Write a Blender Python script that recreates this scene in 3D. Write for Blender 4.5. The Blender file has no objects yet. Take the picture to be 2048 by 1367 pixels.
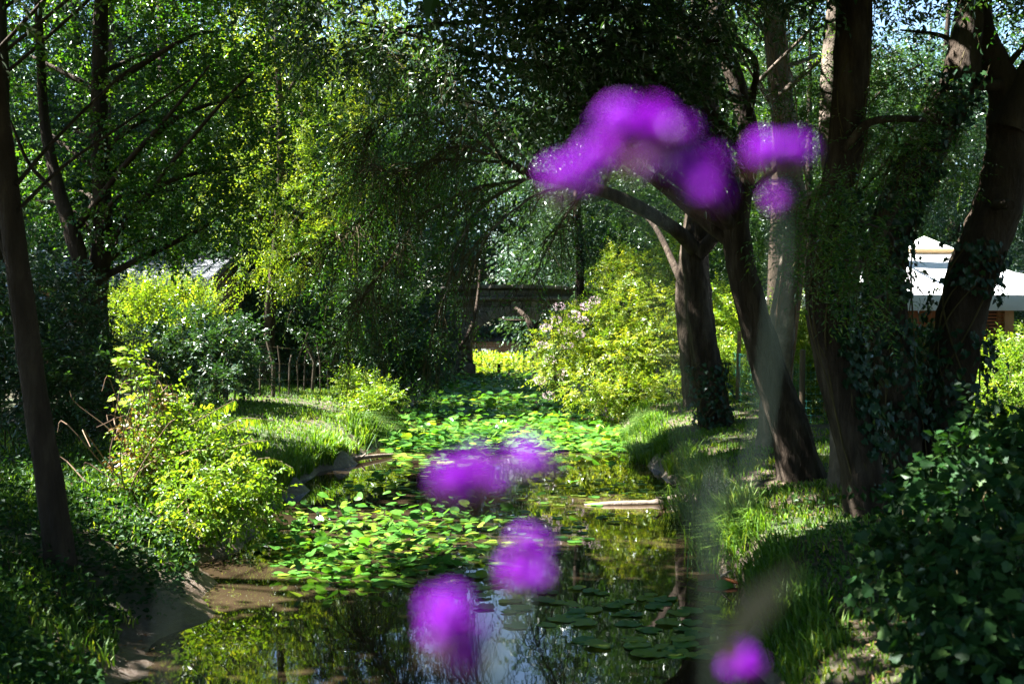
import bpy, math, random
import numpy as np
from mathutils import Matrix, Vector
rng = np.random.default_rng(7); random.seed(7)
scene = bpy.context.scene
# ------------------------------------------------------------------ camera, sky, sun, exposure
CAMZ, F, HORIZON = 2.8, 2275.0, 620.0           # eye height above the water, focal length in photo pixels, horizon row
cd = bpy.data.cameras.new('camera'); cam = bpy.data.objects.new('camera', cd)
scene.collection.objects.link(cam); scene.camera = cam
cam.location = (0, 0, CAMZ); cam.rotation_euler = (math.radians(90), 0, 0)
cd.sensor_width = 36.0; cd.lens = F/2048*36.0; cd.shift_y = -(683.5-HORIZON)/2048
cd.clip_start = 0.05; cd.clip_end = 2000
cd.dof.use_dof = True; cd.dof.focus_distance = 17.0; cd.dof.aperture_fstop = 2.1
SUN_EL, SUN_AZ = 50.0, 7.0                      # azimuth: degrees from straight left (-X) towards the far end (+Y)
el, az = math.radians(SUN_EL), math.radians(SUN_AZ)
S = np.array([-math.cos(el)*math.cos(az), math.cos(el)*math.sin(az), math.sin(el)])
world = bpy.data.worlds.new('World'); scene.world = world; world.use_nodes = True
wn = world.node_tree.nodes; wl = world.node_tree.links
for n in list(wn): wn.remove(n)
sky = wn.new('ShaderNodeTexSky'); sky.sky_type = 'NISHITA'; sky.sun_disc = False; sky.dust_density = .3; sky.ozone_density = 3.0
sky.sun_elevation = el; sky.sun_rotation = math.atan2(S[0], S[1])
bg = wn.new('ShaderNodeBackground'); bg.inputs['Strength'].default_value = 0.05
wo = wn.new('ShaderNodeOutputWorld'); wl.new(sky.outputs[0], bg.inputs[0]); wl.new(bg.outputs[0], wo.inputs[0])
sd = bpy.data.lights.new('sun', 'SUN'); sd.energy = 5.0; sd.angle = math.radians(0.53); sd.color = (1.0, 0.97, 0.92)
sun = bpy.data.objects.new('sun', sd); scene.collection.objects.link(sun)
sun.rotation_euler = Vector(-S).to_track_quat('-Z', 'Y').to_euler(); sun.location = (-20, 20, 30)
vs = scene.view_settings; vs.view_transform = 'Standard'; vs.look = 'None'; vs.gamma = 1.0; vs.exposure = 3.15
cy = scene.cycles
cy.max_bounces = 5; cy.diffuse_bounces = 2; cy.glossy_bounces = 3; cy.transmission_bounces = 3; cy.transparent_max_bounces = 4
cy.caustics_reflective = False; cy.caustics_refractive = False
cy.use_denoising = True; cy.use_adaptive_sampling = False
try: cy.denoising_prefilter = 'ACCURATE'
except Exception: pass
cy.sample_clamp_indirect = 6.0
# ------------------------------------------------------------------ helpers: measuring
def W(px, py, Y): return np.array([(px-1024)/F*Y, Y, CAMZ-(py-HORIZON)/F*Y])
def interp(y, ys, xs): return np.interp(y, ys, xs)
_ly = [0, 6, 8.5, 11, 13.3, 16.8, 19.3, 22.4, 26.5, 32, 40, 53, 60, 64, 70, 300]
_lx = [-2.4, -2.5, -2.7, -3.0, -3.3, -3.4, -3.3, -2.75, -3.2, -3.1, -3.1, -2.6, -2.6, -6, -30, -60]
_ry = [0, 6, 8.5, 11, 14.8, 19.3, 22.7, 27.7, 32, 40, 53, 60, 64, 70, 300]
_rx = [1.8, 1.8, 1.95, 2.2, 2.5, 2.6, 2.66, 2.8, 2.6, 2.3, 2.2, 2.4, 6, 30, 60]
_k = rng.normal(size=(7, 2)); _ph = rng.uniform(0, 6.28, 7)
def n2(x, y, s):
    r = 0
    for i in range(7): r = r + np.sin((_k[i, 0]*x+_k[i, 1]*y)*s*(1+.23*i)+_ph[i])
    return r/7*1.9
_k3 = rng.normal(size=(6, 3)); _ph3 = rng.uniform(0, 6.28, 6)
def n3(P, s):
    r = 0
    for i in range(6): r = r+np.sin(P@(_k3[i]*s*(1+.3*i))+_ph3[i])
    return r/6*1.9
def height(x, y):
    x = np.asarray(x, float); y = np.asarray(y, float)
    xl = interp(y, _ly, _lx)+.14*np.sin(y*1.9)+.10*np.sin(y*4.3+1); xr = interp(y, _ry, _rx)+.12*np.sin(y*1.7+2)+.09*np.sin(y*3.9)
    dl, dr = xl-x, x-xr
    d = np.maximum(dl, dr)
    under = -0.55*(1-np.exp(np.minimum(d, 0)/.7))
    right = .42*(1-np.exp(-np.maximum(d, 0)/.22))+.34*(1-np.exp(-np.maximum(d, 0)/2.0))+.012*np.maximum(d, 0)
    mud = np.clip((15-y)/3, 0, 1)
    left_g = .34*(1-np.exp(-np.maximum(d, 0)/.3))+.4*(1-np.exp(-np.maximum(d, 0)/2.2))+.012*np.maximum(d, 0)
    left_m = .10*(1-np.exp(-np.maximum(d, 0)/.25))+.85*(1-np.exp(-np.maximum(d-.25, 0)/1.5))+.012*np.maximum(d, 0)
    left = left_g*(1-mud)+left_m*mud
    bank = np.where(dl > dr, left, right)
    far = np.clip((y-105)/8, 0, 1)                       # far shore of the river beyond the bridge
    z = np.where(d > 0, bank, under)
    z = np.where(far > 0, np.maximum(z, -.5+1.6*far), z)
    z = z+np.where(d > 0.1, .035*n2(x, y, 1.3)+.02*n2(x, y, 5.), 0)
    return z
def hit(px, py):
    Y = np.linspace(3, 140, 4000); p = np.stack([(px-1024)/F*Y, Y, CAMZ-(py-HORIZON)/F*Y], 1)
    g = np.maximum(height(p[:, 0], p[:, 1]), 0); i = np.argmax(p[:, 2] < g)
    q = p[i].copy(); q[2] = height(q[0], q[1]); return q
def water_pt(px, py): Y = CAMZ*F/(py-HORIZON); return np.array([(px-1024)/F*Y, Y, 0.])
# ------------------------------------------------------------------ helpers: objects
C = scene.collection; ORG = {}
def tag(o, label=None, cat=None, group=None, kind=None):
    if label: o['label'] = label
    if cat: o['category'] = cat
    if group: o['group'] = group
    if kind: o['kind'] = kind
    return o
def thing(name, label, cat, loc, group=None):
    o = bpy.data.objects.new(name, None); C.objects.link(o); o.empty_display_size = .2
    o.location = tuple(float(v) for v in loc); ORG[o] = np.array(loc, float)
    return tag(o, label, cat, group)
class Geo:
    def __init__(s): s.v = []; s.f = []; s.t = []; s.n = 0
    def add(s, v, f, tint=None):
        v = np.asarray(v, float).reshape(-1, 3); f = np.asarray(f, int)
        s.v.append(v); s.f.append(f+s.n); s.n += len(v)
        s.t.append(np.full(len(v), .5) if tint is None else np.broadcast_to(np.asarray(tint, float), (len(v),)))
        return s
    def mesh(s, name, org=(0, 0, 0), smooth=False):
        v = np.concatenate(s.v)-np.asarray(org); me = bpy.data.meshes.new(name)
        me.vertices.add(len(v)); me.vertices.foreach_set('co', v.astype(np.float32).ravel())
        fl = np.concatenate([f.ravel() for f in s.f]); st = []; o = 0
        for f in s.f:
            k = f.shape[1]; st.append(o+np.arange(len(f))*k); o += f.size
        st = np.concatenate(st); me.loops.add(len(fl)); me.loops.foreach_set('vertex_index', fl.astype(np.int32))
        me.polygons.add(len(st)); me.polygons.foreach_set('loop_start', st.astype(np.int32))
        me.polygons.foreach_set('use_smooth', np.full(len(st), smooth))
        a = me.attributes.new('tint', 'FLOAT', 'POINT'); a.data.foreach_set('value', np.concatenate(s.t).astype(np.float32))
        me.update(calc_edges=True); me.validate(); return me
    def build(s, name, mat, parent=None, smooth=False, kind=None):
        if s.n == 0: return None
        org = ORG[parent] if parent is not None else (0, 0, 0)
        me = s.mesh(name, org, smooth); me.materials.append(M[mat])
        o = bpy.data.objects.new(name, me); C.objects.link(o)
        if parent is not None: o.parent = parent
        ORG[o] = np.array(org, float)
        if kind: o['kind'] = kind
        return o
def put(name, me, mat4, parent):
    o = bpy.data.objects.new(name, me); C.objects.link(o); o.parent = parent
    w = ORG[parent]; o.matrix_basis = Matrix.Translation(tuple(-w)) @ mat4; ORG[o] = w; return o
def unit(v): v = np.asarray(v, float); return v/(np.linalg.norm(v, axis=-1, keepdims=True)+1e-9)
def frame4(p, d, n, sx=1, sy=1, sz=1):          # y along d, z near n
    d = unit(d); x = unit(np.cross(d, n)); z = np.cross(x, d)
    m = np.eye(4); m[:3, 0] = x*sx; m[:3, 1] = d*sy; m[:3, 2] = z*sz; m[:3, 3] = p
    return Matrix(m.tolist())
def smooth_path(pts, n=24):
    P = np.asarray(pts, float); P = np.vstack([2*P[0]-P[1], P, 2*P[-1]-P[-2]]); m = len(P)-3; out = []
    for u in np.linspace(0, m-1e-6, n):
        i = int(u); t = u-i; a, b, c, d = P[i:i+4]
        out.append(.5*((2*b)+(-a+c)*t+(2*a-5*b+4*c-d)*t*t+(-a+3*b-3*c+d)*t**3))
    return np.array(out)
def tube(g, path, rad, sides=12, rough=0., tint=.5, cap=True, flute=0., furrow=0.):
    P = np.asarray(path, float); n = len(P); R = np.broadcast_to(np.asarray(rad, float), (n,))
    T = unit(np.gradient(P, axis=0)); ref = np.array([.31, .95, .1]) if abs(T[0, 1]) < .9 else np.array([1., 0, .1])
    A = unit(np.cross(T, ref)); B = np.cross(T, A); th = np.linspace(0, 2*np.pi, sides, endpoint=False)
    rr = R[:, None]*np.ones(sides)
    if flute: rr = rr*(1+flute*np.cos(th*5+P[:, 2:3]*.4)*np.exp(-np.arange(n)/n*6)[:, None])
    ring = P[:, None]+rr[..., None]*(np.cos(th)[None, :, None]*A[:, None]+np.sin(th)[None, :, None]*B[:, None])
    if rough:
        q = ring.reshape(-1, 3); k = 1+rough*(.6*n3(q, 3.2)+.5*n3(q+7, 8.)).reshape(n, sides)
        if furrow: wv = .9*n3(q*[1, 1, .45], 4.5).reshape(n, sides); k = k+furrow*(.5-np.abs(np.sin(th[None]*11+wv*2.2)))+furrow*.7*n3(q*[1, 1, .5], 16.).reshape(n, sides)
        ring = P[:, None]+(ring-P[:, None])*k[..., None]
    i = np.arange(n-1)[:, None]*sides; j = np.arange(sides)[None]; k = (j+1) % sides
    f = np.stack([i+j, i+k, i+sides+k, i+sides+j], -1).reshape(-1, 4)
    g.add(ring.reshape(-1, 3), f, tint)
    if cap:
        v = np.vstack([ring[-1], P[-1]+T[-1]*R[-1]*.15]); g.add(v, [[a, (a+1) % sides, sides] for a in range(sides)], tint)
    return g
def box(g, lo, hi, tint=.5):
    lo, hi = np.minimum(lo, hi), np.maximum(lo, hi)
    v = [[x, y, z] for x in (lo[0], hi[0]) for y in (lo[1], hi[1]) for z in (lo[2], hi[2])]
    return g.add(v, [[0, 1, 3, 2], [4, 6, 7, 5], [0, 4, 5, 1], [2, 3, 7, 6], [0, 2, 6, 4], [1, 5, 7, 3]], tint)
# ------------------------------------------------------------------ materials
M = {}
def new_mat(name):
    m = bpy.data.materials.new(name); m.use_nodes = True; nt = m.node_tree
    for n in list(nt.nodes): nt.nodes.remove(n)
    out = nt.nodes.new('ShaderNodeOutputMaterial'); M[name] = m
    return nt, (lambda t, **k: mk(nt, t, k)), out
def mk(nt, t, k):
    n = nt.nodes.new('ShaderNode'+t)
    for a, b in k.items():
        if a in n.inputs.keys(): n.inputs[a].default_value = b
        else: setattr(n, a, b)
    return n
def ramp(nt, stops):
    r = nt.nodes.new('ShaderNodeValToRGB'); e = r.color_ramp.elements
    while len(e) < len(stops): e.new(.5)
    for i, (p, c) in enumerate(stops): e[i].position = p; e[i].color = (*c, 1)
    return r
def leaf_mat(name, dark, mid, bright, trans=.45, gloss=.022, rough=.36, tgain=(1.5, 1.5, .4)):
    nt, N, out = new_mat(name); L = nt.links.new
    a = N('Attribute'); a.attribute_name = 'tint'
    oi = N('ObjectInfo'); ad = N('Math', operation='ADD'); mu = N('Math', operation='MULTIPLY'); mu.inputs[1].default_value = .001
    L(oi.outputs['Random'], mu.inputs[0]); L(a.outputs['Fac'], ad.inputs[0]); L(mu.outputs[0], ad.inputs[1])
    r = ramp(nt, [(0, dark), (.5, mid), (1, bright)]); L(ad.outputs[0], r.inputs[0])
    tc = N('MixRGB', blend_type='MULTIPLY'); tc.inputs[0].default_value = 1; tc.inputs[2].default_value = (*tgain, 1); L(r.outputs[0], tc.inputs[1])
    d = N('BsdfDiffuse'); t = N('BsdfTranslucent'); g = N('BsdfGlossy', Roughness=rough); g.inputs['Color'].default_value = (.92, 1, 1, 1)
    L(r.outputs[0], d.inputs[0]); L(tc.outputs[0], t.inputs[0])
    m1 = N('MixShader'); m1.inputs[0].default_value = trans; L(d.outputs[0], m1.inputs[1]); L(t.outputs[0], m1.inputs[2])
    fr = N('LayerWeight', Blend=.25); fm = N('MapRange'); fm.inputs[3].default_value = gloss; fm.inputs[4].default_value = gloss*7+.02; L(fr.outputs['Fresnel'], fm.inputs[0])
    m2 = N('MixShader'); L(fm.outputs[0], m2.inputs[0]); L(m1.outputs[0], m2.inputs[1]); L(g.outputs[0], m2.inputs[2]); L(m2.outputs[0], out.inputs[0])
def solid_mat(name, stops, scale=6., stretch=(1, 1, 1), rough=.8, bump=.3, bscale=None, spec=.3, detail=6., attr=0., metallic=0., bdist=.03):
    nt, N, out = new_mat(name); L = nt.links.new
    co = N('TexCoord'); mp = N('Mapping'); mp.inputs['Scale'].default_value = stretch; L(co.outputs['Object'], mp.inputs[0])
    no = N('TexNoise', Scale=scale, Detail=detail, Roughness=.62); L(mp.outputs[0], no.inputs[0])
    r = ramp(nt, stops); src = no.outputs[0]
    if attr:
        a = N('Attribute'); a.attribute_name = 'tint'; oi = N('ObjectInfo')
        s1 = N('Math', operation='MULTIPLY_ADD'); s1.inputs[1].default_value = attr; L(a.outputs['Fac'], s1.inputs[0]); L(src, s1.inputs[2])
        s2 = N('Math', operation='MULTIPLY_ADD'); s2.inputs[1].default_value = attr; L(oi.outputs['Random'], s2.inputs[0]); L(s1.outputs[0], s2.inputs[2])
        s3 = N('Math', operation='SUBTRACT'); s3.inputs[1].default_value = attr; L(s2.outputs[0], s3.inputs[0]); src = s3.outputs[0]
    L(src, r.inputs[0])
    p = N('BsdfPrincipled', Roughness=rough, Metallic=metallic); p.inputs['Specular IOR Level'].default_value = spec
    L(r.outputs[0], p.inputs['Base Color'])
    if bump:
        b = N('Bump', Strength=bump, Distance=bdist); n2_ = N('TexNoise', Scale=bscale or scale*3, Detail=6., Roughness=.7); L(mp.outputs[0], n2_.inputs[0])
        L(n2_.outputs[0], b.inputs['Height']); L(b.outputs[0], p.inputs['Normal'])
    L(p.outputs[0], out.inputs[0])
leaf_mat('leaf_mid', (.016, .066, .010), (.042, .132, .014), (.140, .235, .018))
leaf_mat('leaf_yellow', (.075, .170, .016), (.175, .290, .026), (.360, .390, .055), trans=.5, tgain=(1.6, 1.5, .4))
leaf_mat('leaf_wood', (.012, .040, .006), (.030, .078, .010), (.075, .125, .012))
leaf_mat('leaf_currant_shaded', (.008, .030, .006), (.018, .060, .014), (.070, .130, .028), trans=.3, gloss=.01, rough=.45)  # darkened so the shrub's shade sits in the leaf colour
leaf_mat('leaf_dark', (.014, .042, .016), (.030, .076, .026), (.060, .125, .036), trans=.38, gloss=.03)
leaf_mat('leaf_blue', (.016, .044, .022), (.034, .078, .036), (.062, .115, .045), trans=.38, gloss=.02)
leaf_mat('leaf_ivy', (.010, .032, .016), (.018, .050, .022), (.036, .085, .030), trans=.2, gloss=.02, rough=.3)
leaf_mat('leaf_shrub_shaded', (.010, .036, .008), (.020, .060, .012), (.045, .095, .018), trans=.35, gloss=.008, rough=.45)  # albedo lowered to put shade into the weed and shrub leaves
leaf_mat('leaf_autumn', (.18, .10, .02), (.30, .22, .03), (.36, .30, .04), trans=.4)
leaf_mat('lily_leaf', (.035, .130, .024), (.085, .235, .030), (.260, .350, .040), trans=.42, gloss=.02, rough=.3)
leaf_mat('grass_blade', (.050, .130, .010), (.110, .220, .016), (.260, .300, .050), trans=.4, gloss=.02, rough=.5)
leaf_mat('dry_leaf', (.10, .05, .025), (.18, .10, .045), (.30, .20, .10), trans=.2, gloss=.02)
leaf_mat('petal', (.20, .004, .38), (.31, .008, .55), (.46, .03, .66), trans=.5, gloss=.01, tgain=(1.25, 1.1, 1.25))
leaf_mat('pink_petal', (.42, .28, .36), (.55, .40, .46), (.66, .54, .56), trans=.4, gloss=.01, tgain=(1.1, 1.1, 1.1))
leaf_mat('verbena_green', (.014, .028, .018), (.018, .032, .022), (.003, .012, .018), trans=.2, gloss=.04)  # last stop: the blade's dark blue shade tone put into the colour
leaf_mat('calyx', (.06, .035, .03), (.09, .05, .04), (.11, .08, .05), trans=.3, gloss=.02)
solid_mat('bark', [(.25, (.016, .011, .008)), (.5, (.055, .040, .029)), (.8, (.15, .12, .09))], 7, (1, 1, .2), .9, 1.0, 16, spec=.15, bdist=.10)
solid_mat('bark_pale', [(.2, (.05, .04, .03)), (.5, (.14, .11, .085)), (.8, (.30, .26, .20))], 3.5, (1, 1, .8), .85, .8, 9, spec=.2, bdist=.06)
solid_mat('bark_smooth', [(.2, (.022, .015, .011)), (.55, (.055, .039, .027)), (.85, (.12, .092, .062))], 6, (1, 1, .3), .85, .9, 18, spec=.15, bdist=.06)
solid_mat('twig', [(.2, (.035, .027, .010)), (.6, (.085, .066, .024)), (.9, (.17, .13, .045))], 3, rough=.8, bump=0)
solid_mat('twig_dry', [(.2, (.10, .06, .04)), (.6, (.22, .14, .09)), (.9, (.36, .27, .19))], 5, rough=.85, bump=0)
solid_mat('stone', [(.2, (.08, .07, .058)), (.5, (.19, .168, .14)), (.8, (.33, .30, .25))], 3, rough=.9, bump=.8, bscale=9, attr=.35)
solid_mat('mortar', [(.3, (.06, .055, .045)), (.7, (.13, .12, .10))], 6, rough=.95, bump=.6)
solid_mat('wood_post', [(.2, (.075, .058, .036)), (.6, (.16, .12, .075)), (.9, (.26, .20, .12))], 5, (1, 1, .15), .85, .5, 20)
solid_mat('wood_orange', [(.2, (.20, .055, .018)), (.6, (.33, .10, .03)), (.9, (.45, .17, .06))], 4, (1, 1, .12), .6, .3, 20)
solid_mat('wood_light', [(.2, (.30, .13, .05)), (.6, (.44, .22, .09)), (.9, (.55, .31, .15))], 4, (1, 1, .12), .6, .3, 20)
solid_mat('cladding', [(.2, (.14, .065, .025)), (.6, (.22, .11, .045)), (.9, (.30, .17, .07))], 3, (.2, .2, 3), .7, .3, 20, attr=.2)
solid_mat('render_white', [(.3, (.62, .58, .50)), (.7, (.74, .71, .64))], 4, rough=.8, bump=.1)
solid_mat('roof_metal', [(.3, (.30, .31, .35)), (.7, (.42, .43, .47))], 2, rough=.32, bump=.05, metallic=.35, spec=.6, attr=.1)
solid_mat('roof_edge', [(.3, (.05, .05, .055)), (.7, (.09, .09, .10))], 4, rough=.5, bump=.1)
solid_mat('canvas', [(.3, (.72, .72, .74)), (.7, (.82, .82, .83))], 1.2, rough=.7, bump=.25, bscale=1.5)
solid_mat('canvas_trim', [(.3, (.45, .30, .14)), (.7, (.55, .38, .20))], 5, rough=.8, bump=.1)
solid_mat('grey_panel', [(.3, (.16, .13, .12)), (.7, (.22, .19, .17))], 3, rough=.8, bump=.1)
solid_mat('inside_shade', [(.3, (.018, .014, .012)), (.7, (.03, .024, .02))], 3, rough=.9, bump=0)
solid_mat('wire_green', [(.3, (.02, .16, .14)), (.7, (.03, .24, .20))], 4, rough=.5, bump=0)
solid_mat('log', [(.2, (.11, .085, .065)), (.5, (.24, .19, .15)), (.85, (.40, .34, .28))], 5, (1, 1, 1), .85, .6, 14)
solid_mat('reed_fence', [(.2, (.035, .028, .018)), (.6, (.075, .058, .035)), (.9, (.12, .10, .06))], 5, (1, 1, .1), .85, .3, 20, attr=.3)
solid_mat('terracotta', [(.3, (.22, .09, .05)), (.7, (.30, .13, .075))], 5, rough=.85, bump=.2)
# ground: soil, litter, worn path, wet mud near the waterline
nt, N, out = new_mat('ground'); L = nt.links.new
co = N('TexCoord'); n_a = N('TexNoise', Scale=1.1, Detail=6.); n_b = N('TexNoise', Scale=14., Detail=8., Roughness=.7)
L(co.outputs['Object'], n_a.inputs[0]); L(co.outputs['Object'], n_b.inputs[0])
r1 = ramp(nt, [(.3, (.030, .024, .014)), (.5, (.075, .055, .032)), (.7, (.13, .095, .055))]); L(n_b.outputs[0], r1.inputs[0])
r2 = ramp(nt, [(.35, (.030, .048, .014)), (.65, (.055, .075, .022))]); L(n_b.outputs[0], r2.inputs[0])
mx = N('MixRGB'); rg = ramp(nt, [(.42, (0, 0, 0)), (.58, (1, 1, 1))]); L(n_a.outputs[0], rg.inputs[0]); L(rg.outputs[0], mx.inputs[0]); L(r1.outputs[0], mx.inputs[1]); L(r2.outputs[0], mx.inputs[2])
ge = N('SeparateXYZ'); L(co.outputs['Object'], ge.inputs[0]); wet = N('MapRange'); wet.inputs[1].default_value = .05; wet.inputs[2].default_value = .40; L(ge.outputs[2], wet.inputs[0])
rm = ramp(nt, [(.3, (.060, .042, .030)), (.55, (.115, .082, .058)), (.8, (.19, .145, .105))]); L(n_b.outputs[0], rm.inputs[0])
m2 = N('MixRGB'); L(wet.outputs[0], m2.inputs[0]); L(rm.outputs[0], m2.inputs[1]); L(mx.outputs[0], m2.inputs[2])
p = N('BsdfPrincipled', Roughness=.8); L(m2.outputs[0], p.inputs['Base Color']); rr_ = N('MapRange'); rr_.inputs[3].default_value = .35; rr_.inputs[4].default_value = .92; L(wet.outputs[0], rr_.inputs[0]); L(rr_.outputs[0], p.inputs['Roughness'])
b = N('Bump', Strength=.8, Distance=.05); L(n_b.outputs[0], b.inputs['Height']); L(b.outputs[0], p.inputs['Normal']); L(p.outputs[0], out.inputs[0])
# water: murky brown body, mirror-like surface
nt, N, out = new_mat('water'); L = nt.links.new
co = N('TexCoord'); mp = N('Mapping'); mp.inputs['Scale'].default_value = (1, .7, 1); L(co.outputs['Object'], mp.inputs[0])
na = N('TexNoise', Scale=2.2, Detail=3.); nb = N('TexNoise', Scale=.5, Detail=5.); L(mp.outputs[0], na.inputs[0]); L(mp.outputs[0], nb.inputs[0])
rb = ramp(nt, [(.35, (.016, .011, .006)), (.65, (.045, .031, .018))]); L(nb.outputs[0], rb.inputs[0])
p = N('BsdfPrincipled', Roughness=.02, IOR=1.33); p.inputs['Specular IOR Level'].default_value = .75; L(rb.outputs[0], p.inputs['Base Color'])
b = N('Bump', Strength=.05, Distance=.02); L(na.outputs[0], b.inputs['Height']); L(b.outputs[0], p.inputs['Normal']); L(p.outputs[0], out.inputs[0])
# ------------------------------------------------------------------ setting
def axis(parts): return np.unique(np.concatenate([np.arange(a, b, s) for a, b, s in parts]))
gx = axis([(-400, -60, 40), (-60, -14, 3), (-14, -5, .45), (-5, 4.5, .14), (4.5, 14, .45), (14, 60, 3), (60, 401, 40)])
gy = axis([(-60, 4, 4), (4, 8, .4), (8, 24, .17), (24, 60, .4), (60, 130, 2), (130, 700, 40)])
X, Yg = np.meshgrid(gx, gy); Z = height(X, Yg); nx = len(gx); ny = len(gy)
i, j = np.meshgrid(np.arange(nx-1), np.arange(ny-1)); a_ = (j*nx+i).ravel()
g = Geo(); g.add(np.stack([X, Yg, Z], -1).reshape(-1, 3), np.stack([a_, a_+1, a_+nx+1, a_+nx], -1))
tag(g.build('ground', 'ground', smooth=True), 'brown earth banks with wet mud along the stream', 'ground', kind='structure')
g = Geo(); g.add([[-120, -20, 0], [120, -20, 0], [120, 125, 0], [-120, 125, 0]], [[0, 1, 2, 3]])
tag(g.build('water', 'water'), 'still murky stream water reflecting the trees', 'water', kind='structure')
# ------------------------------------------------------------------ where the sun comes through the canopy (gaps cut along sun rays to light chosen spots)
LIT = []
def lit(p, r, keep=None): LIT.append((np.asarray(p, float), r*1.2, r*1.15 if keep is None else keep))
lit(W(1200, 640, 30), 1.9, 2.5); lit(W(1270, 740, 29), 1.7, 2.3); lit(W(1170, 720, 29), 1.4, 2.0)
for q, r in [((880, 850), 1.5), ((1000, 830), 1.6), ((1130, 860), 1.5), ((830, 885), 1.2), ((960, 800), 1.4), ((1200, 880), 1.0)]: lit(water_pt(*q), r, .8)
lit(hit(520, 800), 1.0, .6); lit(hit(600, 830), 1.0, .6); lit(hit(560, 815), 1.0, .6); lit(hit(640, 845), 1.2, .6); lit(hit(700, 880), .9, .6)
lit(W(330, 880, 14), .95, 1.4); lit(W(420, 960, 13.5), .9, 1.3); lit(W(280, 740, 14.5), .7, 1.2); lit(hit(300, 1010), .6, .6)
lit(water_pt(490, 1140), .7, .5); lit(water_pt(1215, 1010), .35, .3); lit(water_pt(1300, 1010), .4, .3); lit(hit(600, 870), .9, .5); lit(water_pt(1180, 900), .9, .5); lit(water_pt(440, 1160), .5, .4); lit(water_pt(540, 1180), .5, .4); lit(hit(330, 1000), .5, .5); lit(hit(380, 1080), .4, .5); lit(water_pt(690, 1060), 1.1, .6); lit(water_pt(850, 1075), .8, .6); lit(water_pt(590, 1100), .8, .6)
lit(W(520, 400, 30.5), 2.1, 2.4); lit(W(600, 480, 30), 1.7, 2.0); lit(W(470, 360, 30), 1.2, 1.3); lit(W(600, 570, 30), 1.5, 1.3); lit(W(660, 430, 30), 1.6, 1.6); lit(W(560, 310, 30), 1.5, 1.6)
lit(W(320, 600, 26), 1.5, 2.0); lit(W(320, 530, 32), 2.2, .8)
lit(W(1860, 540, 24), 1.8, .8); lit(W(2010, 580, 23), 1.4, .8)
for q, r in [((1540, 1065), .38), ((1660, 1040), .40), ((1480, 870), .5), ((1340, 850), .8), ((1600, 1000), .3), ((1560, 960), .35), ((1700, 900), .35), ((1430, 900), .35), ((1500, 1010), .3)]: lit(hit(*q), r, .5)
lit(W(1960, 930, 8.2), .28, .5); lit(W(1870, 1010, 8.2), .18, .4); lit(hit(1760, 1330), .22, .4); lit(W(1460, 610, 27), 1.0, 1.3); lit(W(1600, 640, 25), .8, 1.2); lit(W(2000, 760, 15.5), .8, 1.2)
lit(W(1000, 720, 60), 3.0, 1.5); lit(W(1000, 708, 72), 7, 1); lit(W(1020, 720, 63), 3.5, 1.5)
lit(W(1960, 80, 13), .5, .6); lit(W(1660, 120, 14), .45, .5); lit(W(1545, 130, 17), .5, .6)
lit(W(1000, 480, 50), 4, 4); lit(W(1150, 480, 50), 4, 4); lit(W(100, 160, 22), 1.2, 1.6); lit(W(330, 120, 21), 1.0, 1.4); lit(W(480, 60, 20), .8, 1.2)
for q in [(200, 60), (60, 300), (250, 260), (400, 250), (110, 400), (300, 400), (420, 130)]: lit(W(*q, 20), .6, 1.2)
GAPS = [(water_pt(1010, 1290), unit([-.012, 1, .30]), .35, .035), (water_pt(530, 1300), unit([-.22, 1, .30]), .15, .018), (np.array([0, 0, CAMZ]), unit(W(970, 150, 1)-np.array([0, 0, CAMZ])), .02, .010)]
def carve(P, soft=.2, frac=1., pad=0.):
    keep = np.ones(len(P), bool); j = 1+soft*n3(P, 2.2)
    for p, r, k in LIT:
        v = P-p; t = v@S; d = np.linalg.norm(v-t[:, None]*S, axis=1); keep &= ~((t > k) & (d < r*j+pad))
    for p, dr, r0, gr in GAPS:
        v = P-p; t = v@dr; d = np.linalg.norm(v-t[:, None]*dr, axis=1); keep &= ~((t > 0) & (d < (r0+gr*t)*j))
    return keep | (rng.random(len(P)) > frac)
# ------------------------------------------------------------------ foliage generators
def rand_dir(n):
    v = rng.normal(size=(n, 3)); return unit(v)
def leaves(g, P, D, Nn, Ln, Wd, tint, shape='diamond'):
    n = len(P); D = unit(D); X_ = unit(np.cross(D, Nn)); Zn = np.cross(X_, D)
    Ln = np.broadcast_to(Ln, (n,))[:, None]; Wd = np.broadcast_to(Wd, (n,))[:, None]; tint = np.broadcast_to(tint, (n,))
    if shape == 'diamond':
        v = np.stack([P, P+D*Ln*.42-X_*Wd*.5+Zn*Wd*.16, P+D*Ln-Zn*Ln*.10, P+D*Ln*.42+X_*Wd*.5+Zn*Wd*.16], 1)
        b = np.arange(n)[:, None]*4; f = np.concatenate([b+[0, 2, 1], b+[0, 3, 2]]); k = 4
    else:
        v = np.stack([P, P+D*Ln*.25-X_*Wd*.46+Zn*Wd*.16, P+D*Ln*.62-X_*Wd*.42+Zn*Wd*.12, P+D*Ln-Zn*Ln*.14, P+D*Ln*.62+X_*Wd*.42+Zn*Wd*.12, P+D*Ln*.25+X_*Wd*.46+Zn*Wd*.16], 1)
        b = np.arange(n)[:, None]*6; f = np.concatenate([b+[0, 3, 2, 1], b+[0, 5, 4, 3]]); k = 6
    g.add(v.reshape(-1, 3), f, np.repeat(tint, k))
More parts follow.
